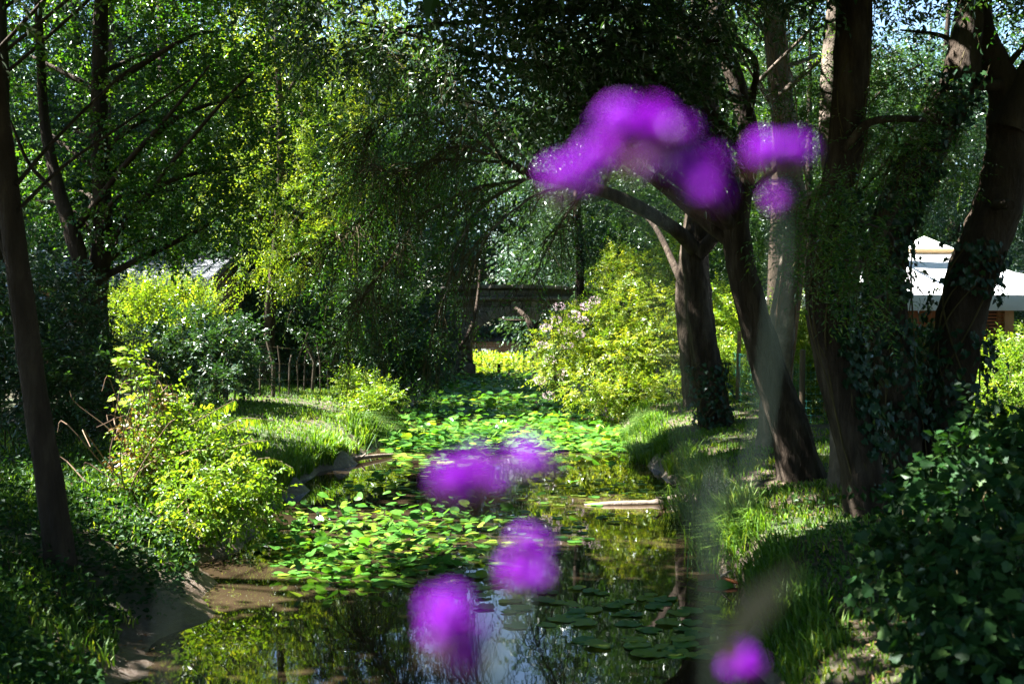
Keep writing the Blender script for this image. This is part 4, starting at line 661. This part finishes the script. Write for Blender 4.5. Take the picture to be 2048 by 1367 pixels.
while z < 3.55:
    hh = rng.uniform(.20, .28); x = -5.2-rng.random()*.3
    while x < 5.4:
        w = rng.uniform(.32, .68); cx, cz = x+w/2, z+hh/2; e = ((cx-AC)/(AW+.36))**2+((max(cz, AS)-AS)/(AR+.36))**2
        if cz < AS: inside = abs(cx-AC) < AW+w*.48
        else: inside = e < 1
        if not inside and cz < top(cx)-.36: stone('wall_stone', cx, BY0+.04, cz, w-.03, .12+rng.random()*.05, hh-.03, rng.normal()*.015)
        x += w
    z += hh
for k in range(24): x = -6+k*.5; stone('string_course_stone', x+.25, BY0+.0, top(x+.25)-.62, .49, .26, .10, math.atan2(.02*x, 1))
for k in range(26):
    x = -6.5+k*.5; stone('coping_stone', x+.25, BY0+.12, top(x+.25)-.07, .485, .46, .15, math.atan2(.02*(x+.25), 1) if abs(x) < 4 else 0)
for sx in (-1, 1): stone('abutment_stone', AC+sx*(AW+.05), BY0-.25, .12, .55, .5, .45)
st = thing('mooring_stub', 'short dark post stub standing in the water before the arch', 'post', water_pt(997, 738)); p = water_pt(997, 738); tube(g := Geo(), [p-[0, 0, .3], p+[.02, 0, .1], p+[.02, 0, .22]], [.09, .085, .08], 8, .1); g.build('stub', 'bark', st, True); box(g := Geo(), p+[-.10, -.09, .22], p+[.13, .09, .25]); g.build('cap', 'bark', st)
wp = thing('white_post', 'whitish post standing inside the right side of the arch', 'post', W(1066, 738, 56.9)*[1, 1, 0]); b0 = W(1066, 740, 56.9)
box(g := Geo(), [b0[0]-.06, 56.84, -.3], [b0[0]+.06, 56.96, W(0, 690, 56.9)[2]]); g.build('shaft', 'render_white', wp); box(g := Geo(), [b0[0]-.13, 56.78, W(0, 692, 56.9)[2]+.02], [b0[0]+.11, 57.02, W(0, 688, 56.9)[2]+.06]); g.build('cap', 'render_white', wp)
# trunks and dead boughs around the bridge
def snag(name, label, cat, paths, base, mat='bark'):
    t = thing(name, label, cat, base)
    for k, (pts, r0, r1) in enumerate(paths): tube(g := Geo(), smooth_path(pts, 22), np.linspace(r0, r1, 22), 8, .1); g.build('trunk' if k == 0 else 'branch', mat, t, True)
    return t
snag('leaning_snag', 'bare dead bough leaning against the left side of the arch', 'dead tree', [([W(868, 748, 49), W(905, 712, 49.3), (W(940, 660, 50)), W(955, 600, 51), W(960, 540, 51.5)], .13, .06), ([W(905, 712, 49.3), W(890, 690, 49), W(880, 660, 49), W(900, 620, 49)], .05, .02), ([W(925, 690, 49.6), W(900, 730, 49), W(890, 752, 48.6)], .05, .02), ([W(915, 705, 49.4), W(945, 725, 49), W(950, 748, 48.6)], .04, .02), ([W(885, 735, 49), W(870, 715, 48.7), W(862, 700, 48.6)], .04, .015), ([W(930, 680, 50), W(905, 650, 49.6), W(890, 600, 49.6)], .05, .02)], W(868, 748, 49), 'bark_smooth')
snag('arch_tree', 'gnarled dark trunk leaning over the right springing of the arch', 'tree', [([W(1084, 745, 50), W(1078, 700, 50), W(1065, 660, 50.3), W(1050, 632, 50.6), W(1030, 615, 51)], .22, .08), ([W(1066, 662, 50.3), W(1085, 630, 50), W(1100, 610, 50)], .1, .04), ([W(1055, 640, 50.5), W(1020, 640, 50.5), W(1000, 636, 50.7)], .06, .02)], W(1084, 745, 50))
B = gb(1163, 46); tree('slim_tree', 'slim straight trunk standing before the bridge parapet', B, TP(B, [(1160, 640), (1159, 580), (1160, 520), (1155, 420), (1150, 300)], .2), [.2, .19, .185, .18, .15, .1], 'bark', [cl(1150, 500, 46, 1.1), cl(1200, 460, 46, 1.2), cl(1110, 450, 47, 1.1), cl(1160, 380, 46, 1.2)], 1500, .10, .04, 'leaf_blue', tint=.5, twigs=False)
# water weeds beyond the arch
g = Geo(); n = 5200; P = np.stack([rng.uniform(-3.2, 3.2, n), 58+rng.random(n)*9, np.zeros(n)], 1); P[:, 2] = rng.random(n)**1.5*(.30+.16*n2(P[:, 0], P[:, 1], 1.6)); D = rng.normal(size=P.shape)*[1, 1, .5]; leaves(g, P, D, rng.normal(size=P.shape)*.5+[0, 0, 1], .20, .13, np.clip(.6+rng.normal(size=n)*.2, 0, 1), 'oval')
tag(g.build('water_weeds', 'leaf_yellow'), 'bright yellow-green water weeds floating beyond the arch', 'water weeds', kind='stuff')
# ------------------------------------------------------------------ shed on the left
x0, x1, y0, y1 = -14.5, -8.35, 30.6, 35.2; ym = (y0+y1)/2; zg = float(height(-11, 32)); ze, zr = W(0, 553, y0)[2], W(0, 517, ym)[2]
sh = thing('shed', 'low shed with a pale ribbed metal roof behind the bright bush', 'shed', ((x0+x1)/2, ym, zg))
box(g := Geo(), [x0, y0+.25, zg-.2], [x1-.06, y1-.25, ze-.12]); g.build('wall', 'cladding', sh)
npan = 14; pw = (x1+.3-x0+.3)/npan
for k in range(npan):
    for s, (ya, yb) in ((0, (y0-.25, ym)), (1, (y1+.25, ym))):
        xa, xb = x0-.3+k*pw, x0-.3+(k+1)*pw; zl = ze-.10; v = []
        prof = [(xa, 0), (xa+.03, .045), (xa+.08, .045), (xa+.11, 0), (xb-.2, 0), (xb, 0.002)]; a = np.array([[x, ya, zl+h] for x, h in prof]); b = np.array([[x, yb, zr+h] for x, h in prof]); m = len(prof)
        g = Geo(); g.add(np.vstack([a, b]), [[i, i+1, m+i+1, m+i] if s == 0 else [i, m+i, m+i+1, i+1] for i in range(m-1)], rng.random()); g.build('roof_panel', 'roof_metal', sh)
g = Geo(); box(g, [x0-.32, ym-.16, zr+.03], [x1+.34, ym+.16, zr+.075]); g.build('ridge_cap', 'roof_edge', sh)
g = Geo(); box(g, [x0-.3, y0-.27, ze-.26], [x1+.3, y0-.24, ze-.11]); g.build('fascia', 'render_white', sh)
for ya in (y0-.28, y1+.28):                                   # barge boards on the gable
    g = Geo(); v = np.array([[x1+.31, ya, ze-.24], [x1+.31, ym, zr-.10], [x1+.31, ym, zr+.08], [x1+.31, ya, ze-.07]]); v = np.vstack([v, v-[.05, 0, 0]]); g.add(v, [[0, 1, 2, 3], [7, 6, 5, 4], [0, 4, 5, 1], [3, 2, 6, 7], [0, 3, 7, 4]]); g.build('barge_board', 'roof_edge', sh)
k = 0; zz = ze-1.0
while zz < zr-.2:
    zt = min(zz+.135, zr-.14); f = lambda z: max(0, min(1, (zr-z)/(zr-ze+.02))); wa, wb = (y1-y0)/2*f(zz)-.02, (y1-y0)/2*f(zt)-.02
    g = Geo(); v = np.array([[x1, ym-wa, zz], [x1, ym+wa, zz], [x1-.02, ym+wb, zt], [x1-.02, ym-wb, zt]]); v = np.vstack([v, v-[.03, 0, 0]]); g.add(v, [[0, 1, 2, 3], [7, 6, 5, 4], [0, 4, 5, 1], [3, 2, 6, 7]], rng.random()); g.build('board', 'cladding', sh); zz += .14
# ------------------------------------------------------------------ white marquee on the right
cx, cy_, hf = 9.13, 25.2, 3.05; ze, zp = W(0, 590, cy_-hf)[2], W(0, 472, cy_)[2]; zg = float(height(cx, cy_))
tn = thing('marquee', 'white peaked garden marquee with a vent cap and orange timber posts', 'tent', (cx, cy_, zg))
for q in range(4):
    a = q*math.pi/2; ca, sa = round(math.cos(a)), round(math.sin(a)); g = Geo(); nu, nv = 10, 9; v = []
    for j in range(nv):
        u = j/(nv-1); h = hf*(1-u)+.42*u; z = ze+(W(0, 508, cy_)[2]-ze)*(u**1.35)
        for i in range(nu): s = -1+2*i/(nu-1); sag = -.06*math.sin(math.pi*u)*(1-s*s); v.append([cx+(s*h)*ca+h*sa, cy_+(s*h)*sa-h*ca, z+sag])
    g.add(v, [[j*nu+i, j*nu+i+1, (j+1)*nu+i+1, (j+1)*nu+i] for j in range(nv-1) for i in range(nu-1)]); g.build('roof_panel', 'canvas', tn, True)
    g = Geo(); v = []
    for i in range(25): s = -1+2*i/24; w_ = .015*math.sin(i*1.9); v += [[cx+s*hf*ca+(hf+w_)*sa, cy_+s*hf*sa-(hf+w_)*ca, ze+.005], [cx+s*hf*ca+(hf+.01+w_)*sa, cy_+s*hf*sa-(hf+.01+w_)*ca, ze-.19], [cx+s*hf*ca+(hf-.03)*sa, cy_+s*hf*sa-(hf-.03)*ca, ze-.30]]
    g.add(v, [[3*i+k, 3*i+k+1, 3*i+k+4, 3*i+k+3] for i in range(24) for k in range(2)]); g.build('valance', 'canvas', tn, True)
    g = Geo(); zc = W(0, 500, cy_)[2]; g.add([[cx-.5*ca+.5*sa, cy_-.5*sa-.5*ca, zc], [cx+.5*ca+.5*sa, cy_+.5*sa-.5*ca, zc], [cx, cy_, zp]], [[0, 1, 2]]); g.build('vent_cap', 'canvas', tn)
    g = Geo(); g.add([[cx-.5*ca+.5*sa, cy_-.5*sa-.5*ca, zc-.003], [cx+.5*ca+.5*sa, cy_+.5*sa-.5*ca, zc-.003], [cx+.43*ca+.43*sa, cy_+.43*sa-.43*ca, zc-.09], [cx-.43*ca+.43*sa, cy_-.43*sa-.43*ca, zc-.09]], [[0, 1, 2, 3]]); g.build('vent_trim', 'canvas_trim', tn)
pf = lambda px: (px-1024)/F*(cy_-hf+.2)
for x in (pf(2015), cx-hf+.15, cx+hf-.15): box(g := Geo(), [x-.09, cy_-hf+.12, zg-.2], [x+.09, cy_-hf+.30, ze-.1]); g.build('post', 'wood_light', tn)
for x in (cx-hf+.15, cx+hf-.15): box(g := Geo(), [x-.09, cy_+hf-.30, zg-.2], [x+.09, cy_+hf-.12, ze-.1]); g.build('post', 'wood_light', tn)
for k in range(11): xa = pf(1790)+k*.165; box(g := Geo(), [xa, cy_-hf+.22, zg-.05], [xa+.155, cy_-hf+.25+.01*(k % 2), ze-.12]); g.build('wall_board', 'wood_orange', tn)
for k in range(12): za = W(0, 690, cy_-hf)[2]+k*.065; box(g := Geo(), [pf(1968), cy_-hf+.18, za], [pf(2007), cy_-hf+.26, za+.038]); g.build('slat', 'wood_orange', tn)
box(g := Geo(), [pf(1780), cy_+hf-.22, zg-.05], [cx+hf-.2, cy_+hf-.18, ze-.12]); g.build('shade_sheet', 'inside_shade', tn)  # near-black sheet stands in for the shaded inside of the marquee
pv = thing('flat_canopy', 'flat white canopy with a brown edge standing behind the marquee', 'canopy', (14.6, 34, 1)); zc = W(0, 541, 32.5)[2]
box(g := Geo(), [12.9, 32.5, zc-.14], [18, 36, zc]); g.build('roof', 'canvas', pv); box(g := Geo(), [12.95, 32.56, zc-.75], [17.9, 32.62, zc-.143]); g.build('side_panel', 'grey_panel', pv)
for x in (13.1, 17.8):
    for y in (32.7, 35.8): box(g := Geo(), [x-.06, y-.06, float(height(x, y))-.1], [x+.06, y+.06, zc-.143]); g.build('post', 'wood_light', pv)
# ------------------------------------------------------------------ fences
def post(g, b, h, r, lean=(0, 0)): return tube(g, [b-[0, 0, .25], b+[lean[0]*.5, lean[1]*.5, h*.5], b+[lean[0], lean[1], h]], [r, r, r*.96], 9, .05)
FP = [(5.6, 30.5, 1.3, .05), (5.15, 26, 1.6, .05), (5.35, 21, 1.38, .055), (6.0, 20, 1.1, .035), (7.32, 18.4, 1.25, .085), (9.0, 16.6, 1.3, .07), (10.8, 14.8, 1.3, .07)]
fr = thing('wire_fence', 'green wire fence on wooden posts in front of the right hedge', 'fence', (5.35, 21, float(height(5.35, 21))))
for x, y, h, r in FP: b = np.array([x, y, float(height(x, y))]); post(g := Geo(), b, h, r, rng.normal(size=2)*.03); g.build('post', 'wood_post', fr, True)
g = Geo()
for (xa, ya, *_), (xb, yb, *_) in zip(FP[:-1], FP[1:]):
    n = int(math.hypot(xb-xa, yb-ya)/.10); a = np.array([xa, ya, float(height(xa, ya))]); b = np.array([xb, yb, float(height(xb, yb))])
    for k in range(1, n): p = a+(b-a)*k/n; tube(g, [p, p+[0, 0, 1.1]], .0022, 3, cap=False)
    for k in range(9): tube(g, [a+[0, 0, .05+k*.13], (a+b)/2+[0, 0, .04+k*.13], b+[0, 0, .05+k*.13]], .0022, 3, cap=False)
g.build('wire_mesh', 'wire_green', fr, kind='stuff')
fl = thing('stake_fence', 'row of dark split stakes and wire along the left bank undergrowth', 'fence', (-7.5, 22, float(height(-7.5, 22))))
for k in range(34):
    u = k/33; x, y = -8.6+4.4*u+rng.normal()*.04, 20.2+13*u; b = np.array([x, y, float(height(x, y))]); big = k % 5 == 0
    tube(g := Geo(), [b-[0, 0, .2], b+[rng.normal()*.05, 0, .8], b+[rng.normal()*.12, rng.normal()*.05, rng.uniform(1.3, 1.7) if big else rng.uniform(.9, 1.6)]], .055 if big else rng.uniform(.012, .028), 6, .08); g.build('post' if big else 'stake', 'reed_fence', fl, True)
g = Geo()
for k in range(3): tube(g, [[-8.6+4.4*u, 20.2+13*u, float(height(-8.6+4.4*u, 20.2+13*u))+.4+k*.4-.05*math.sin(u*20)] for u in np.linspace(0, 1, 20)], .004, 4, cap=False)
g.build('wire', 'twig', fl, kind='stuff')
# ------------------------------------------------------------------ drift wood and mud
lg = thing('sunken_log', 'pale sunlit log lying half sunk across the water by the right bank', 'log', water_pt(1260, 1010)); Yl = water_pt(0, 1010)[1]
tube(g := Geo(), smooth_path([W(1168, 1012, Yl)*[1, 1, 0]+[0, 0, -.01], W(1230, 0, Yl+.05)*[1, 1, 0]+[0, 0, .0], W(1290, 0, Yl+.1)*[1, 1, 0], W(1345, 0, Yl+.2)*[1, 1, 0]+[0, 0, .02], W(1420, 0, Yl+.35)*[1, 1, 0]+[0, 0, .05]], 26), np.interp(np.linspace(0, 1, 26), [0, .3, .55, .75, 1], [.035, .06, .05, .10, .09]), 10, .25); g.build('trunk', 'log', lg, True)
tube(g := Geo(), [W(1330, 0, Yl+.15)*[1, 1, 0]+[0, 0, .06], W(1320, 0, Yl-.1)*[1, 1, 0]+[0, 0, .12], W(1312, 0, Yl-.2)*[1, 1, 0]+[0, 0, .15]], [.03, .02, .012], 6, .1); g.build('branch_stub', 'log', lg, True)
for i, (a, b, r) in enumerate([((548, 998), (604, 996), .016), ((650, 935), (785, 912), .06), ((1395, 1165), (1480, 1172), .035)]):
    p, q = water_pt(*a)+[0, 0, .05], water_pt(*b)+[0, 0, .03+.06*(i == 0)]; t = thing('driftwood', ['thin bare twig poking out over the water from the tangled bush', 'grey driftwood pole stranded on the left mud edge', 'rust-brown driftwood stick at the foot of the right bank'][i], 'driftwood', p)
    tube(g := Geo(), smooth_path([p, (p+q)/2+[0, .05, .03], q], 14), np.linspace(r, r*.5, 14), 7, .15); g.build('stick', 'log' if i < 2 else 'wood_orange', t, True); tube(g := Geo(), [(p+q)/2+[0, .04, .02], (p+q)/2+[.12, -.05, .12]], [r*.4, r*.2], 5); g.build('side_twig', 'log', t, True)
# ------------------------------------------------------------------ footbridge with planter under the viewer, verbena in the planter
fb = thing('footbridge', 'timber footbridge deck crossing the stream under the planter', 'footbridge', (0, -.4, 1.0))
for k in range(40): x = -4+k*.2; box(g := Geo(), [x, -1.6, 1.14], [x+.185, .75, 1.18]); g.build('plank', 'wood_post', fb)
for y in (-1.4, .5): box(g := Geo(), [-4.2, y, .92], [4.2, y+.14, 1.137]); g.build('beam', 'wood_post', fb)
for x in (-3.9, 3.9): box(g := Geo(), [x-.3, -1.6, -.4], [x+.3, .75, .917]); g.build('pier', 'stone', fb)
pl = thing('planter', 'terracotta trough of soil holding the purple verbena', 'planter', (.1, .62, 1.18))
for lo, hi in (([-.5, .48, 1.18], [.6, .50, 1.5]), ([-.5, .74, 1.18], [.6, .76, 1.5]), ([-.5, .502, 1.18], [-.48, .738, 1.5]), ([.58, .502, 1.18], [.6, .738, 1.5])): box(g := Geo(), lo, hi); g.build('side', 'terracotta', pl)
box(g := Geo(), [-.478, .502, 1.182], [.578, .738, 1.46]); g.build('soil', 'ground', pl)
fg = Geo()
FL = Geo(); aa = np.arange(5)*2*np.pi/5
def head(parent, p, r, n, squash=.75):
    d = rand_dir(n); d[:, 2] = d[:, 2]*.7+.25; d = unit(d); n = int(n*.5); d = d[:n]; lob = rand_dir(5); d = unit(d*.55+lob[rng.integers(0, 5, n)]); c = p+d*r*np.array([1, 1, squash])*rng.uniform(.6, 1.12, n)[:, None]; a_ = unit(np.cross(d, rng.normal(size=d.shape))); b_ = np.cross(d, a_); g = Geo(); ti = np.clip(.5+rng.normal(size=n)*.22, 0, 1)
    for k in aa:
        dr = a_*math.cos(k)+b_*math.sin(k); leaves(g, c, dr+d*.15, d, .0042, .0034, ti, 'oval')
    h = g.build('flower_head', 'petal', parent, kind='stuff'); g = Geo(); nb = 60; d = rand_dir(nb); leaves(g, p+d*r*.25-[0, 0, r*.55], d*np.array([1, 1, .5])+[0, 0, .2], rand_dir(nb), r*.8, r*.22, .5); g.build('calyx', 'calyx', h, kind='stuff')
def verbena(label, heads, stems, blades_):
    b = stems[0][0][0]; t = thing('verbena', label, 'flower', b, 'verbena in the planter')
    for px, py, Y, r, n in heads: head(t, W(px, py, Y), r, n)
    for pts, r0, r1 in stems: tube(g := Geo(), smooth_path(pts, 26), np.linspace(r0, r1, 26), 6); g.build('stem', 'verbena_green', t, True)
    for a, b_, wd in blades_:
        a, b_ = np.array(a), np.array(b_); m = (a+b_)/2+[0, 0, .004]; s = unit(np.cross(b_-a, [0, 1, .2])); g = Geo(); g.add([a-s*wd*.4, a+s*wd*.4, m-s*wd, m+s*wd, b_], [[0, 1, 3, 2]], 1.); g.f.append(np.array([[2, 3, 4]])); g.build('leaf', 'verbena_green', t)
D1, D2, D3 = .60, .66, .62
verbena('tall verbena with the largest purple flower cluster', [(1245, 245, D1, .013, 90), (1300, 240, D1, .013, 90), (1215, 300, D1, .012, 80), (1290, 300, D1+.02, .012, 80), (1345, 275, D1, .012, 80), (1130, 355, D1-.02, .010, 60), (1180, 330, D1, .009, 50), (1365, 335, D1, .010, 60), (1410, 330, D1, .010, 60), (1410, 385, D1-.01, .010, 60)],
        [([np.array([.12, .62, 1.46]), W(1415, 1367, .61), W(1400, 1100, D1), W(1375, 900, D1), W(1330, 640, D1), (W(1290, 450, D1)), W(1275, 320, D1)], .0011, .0009), ([W(1290, 450, D1), W(1240, 400, D1), W(1150, 375, D1-.01)], .0015, .001), ([W(1295, 470, D1), W(1350, 410, D1), W(1405, 380, D1)], .0015, .001)], [])
verbena('verbena with a single small purple head on a grey-green stem', [(1540, 300, D2, .011, 70), (1575, 298, D2, .010, 60), (1520, 315, D2, .008, 40), (1600, 305, D2, .007, 40), (1555, 395, D2, .006, 30)],
        [([np.array([.14, .66, 1.46]), W(1425, 1330, D2), W(1480, 1020, D2), W(1525, 850, D2), W(1550, 650, D2), W(1562, 500, D2), W(1556, 320, D2)], .0017, .0015)], [(W(1430, 1320, D2), W(1600, 1125, D2-.02), .010)])
verbena('low verbena with purple heads hanging over the water', [(905, 950, D3, .011, 70), (950, 925, D3, .009, 60), (930, 985, D3, .009, 50), (1055, 915, D3, .010, 60), (1090, 935, D3, .008, 40), (990, 965, D3+.02, .007, 40), (1060, 1090, D3+.04, .010, 60), (1040, 1140, D3+.04, .011, 60), (1085, 1150, D3+.03, .008, 40), (900, 1220, D3-.05, .012, 90), (935, 1270, D3-.05, .012, 90), (885, 1280, D3-.05, .011, 80), (930, 1310, D3-.05, .009, 60)],
        [([np.array([-.02, .62, 1.46]), W(1000, 1700, D3), W(985, 1367, D3+.02), W(1000, 1150, D3+.02), W(985, 980, D3)], .0022, .0012), ([W(985, 1330, D3+.02), W(1040, 1230, D3+.03), W(1060, 1150, D3+.04)], .0015, .001), ([W(980, 1450, D3), W(940, 1380, D3-.03), W(915, 1300, D3-.05)], .0015, .001)], [])
verbena('short verbena with one tiny purple head low by the right bank', [(1475, 1305, .8, .009, 60), (1495, 1325, .8, .009, 60), (1462, 1335, .8, .006, 30), (1505, 1335, .8, .006, 30)], [([np.array([.16, .70, 1.46]), W(1480, 1500, .8), W(1483, 1340, .8)], .002, .0015)], [])
verbena('single grey-green verbena leaf blade over the muddy left edge', [], [([np.array([-.18, .62, 1.46]), W(350, 1500, .62), W(325, 1400, .62)], .002, .0015)], [(W(330, 1420, .62), W(303, 1322, .62), .0035)])
nt_ = sum(len(o.data.loops)-2*len(o.data.polygons) for o in C.objects if o.type == 'MESH' and o.data.users == 1); print('TRIS', nt_)
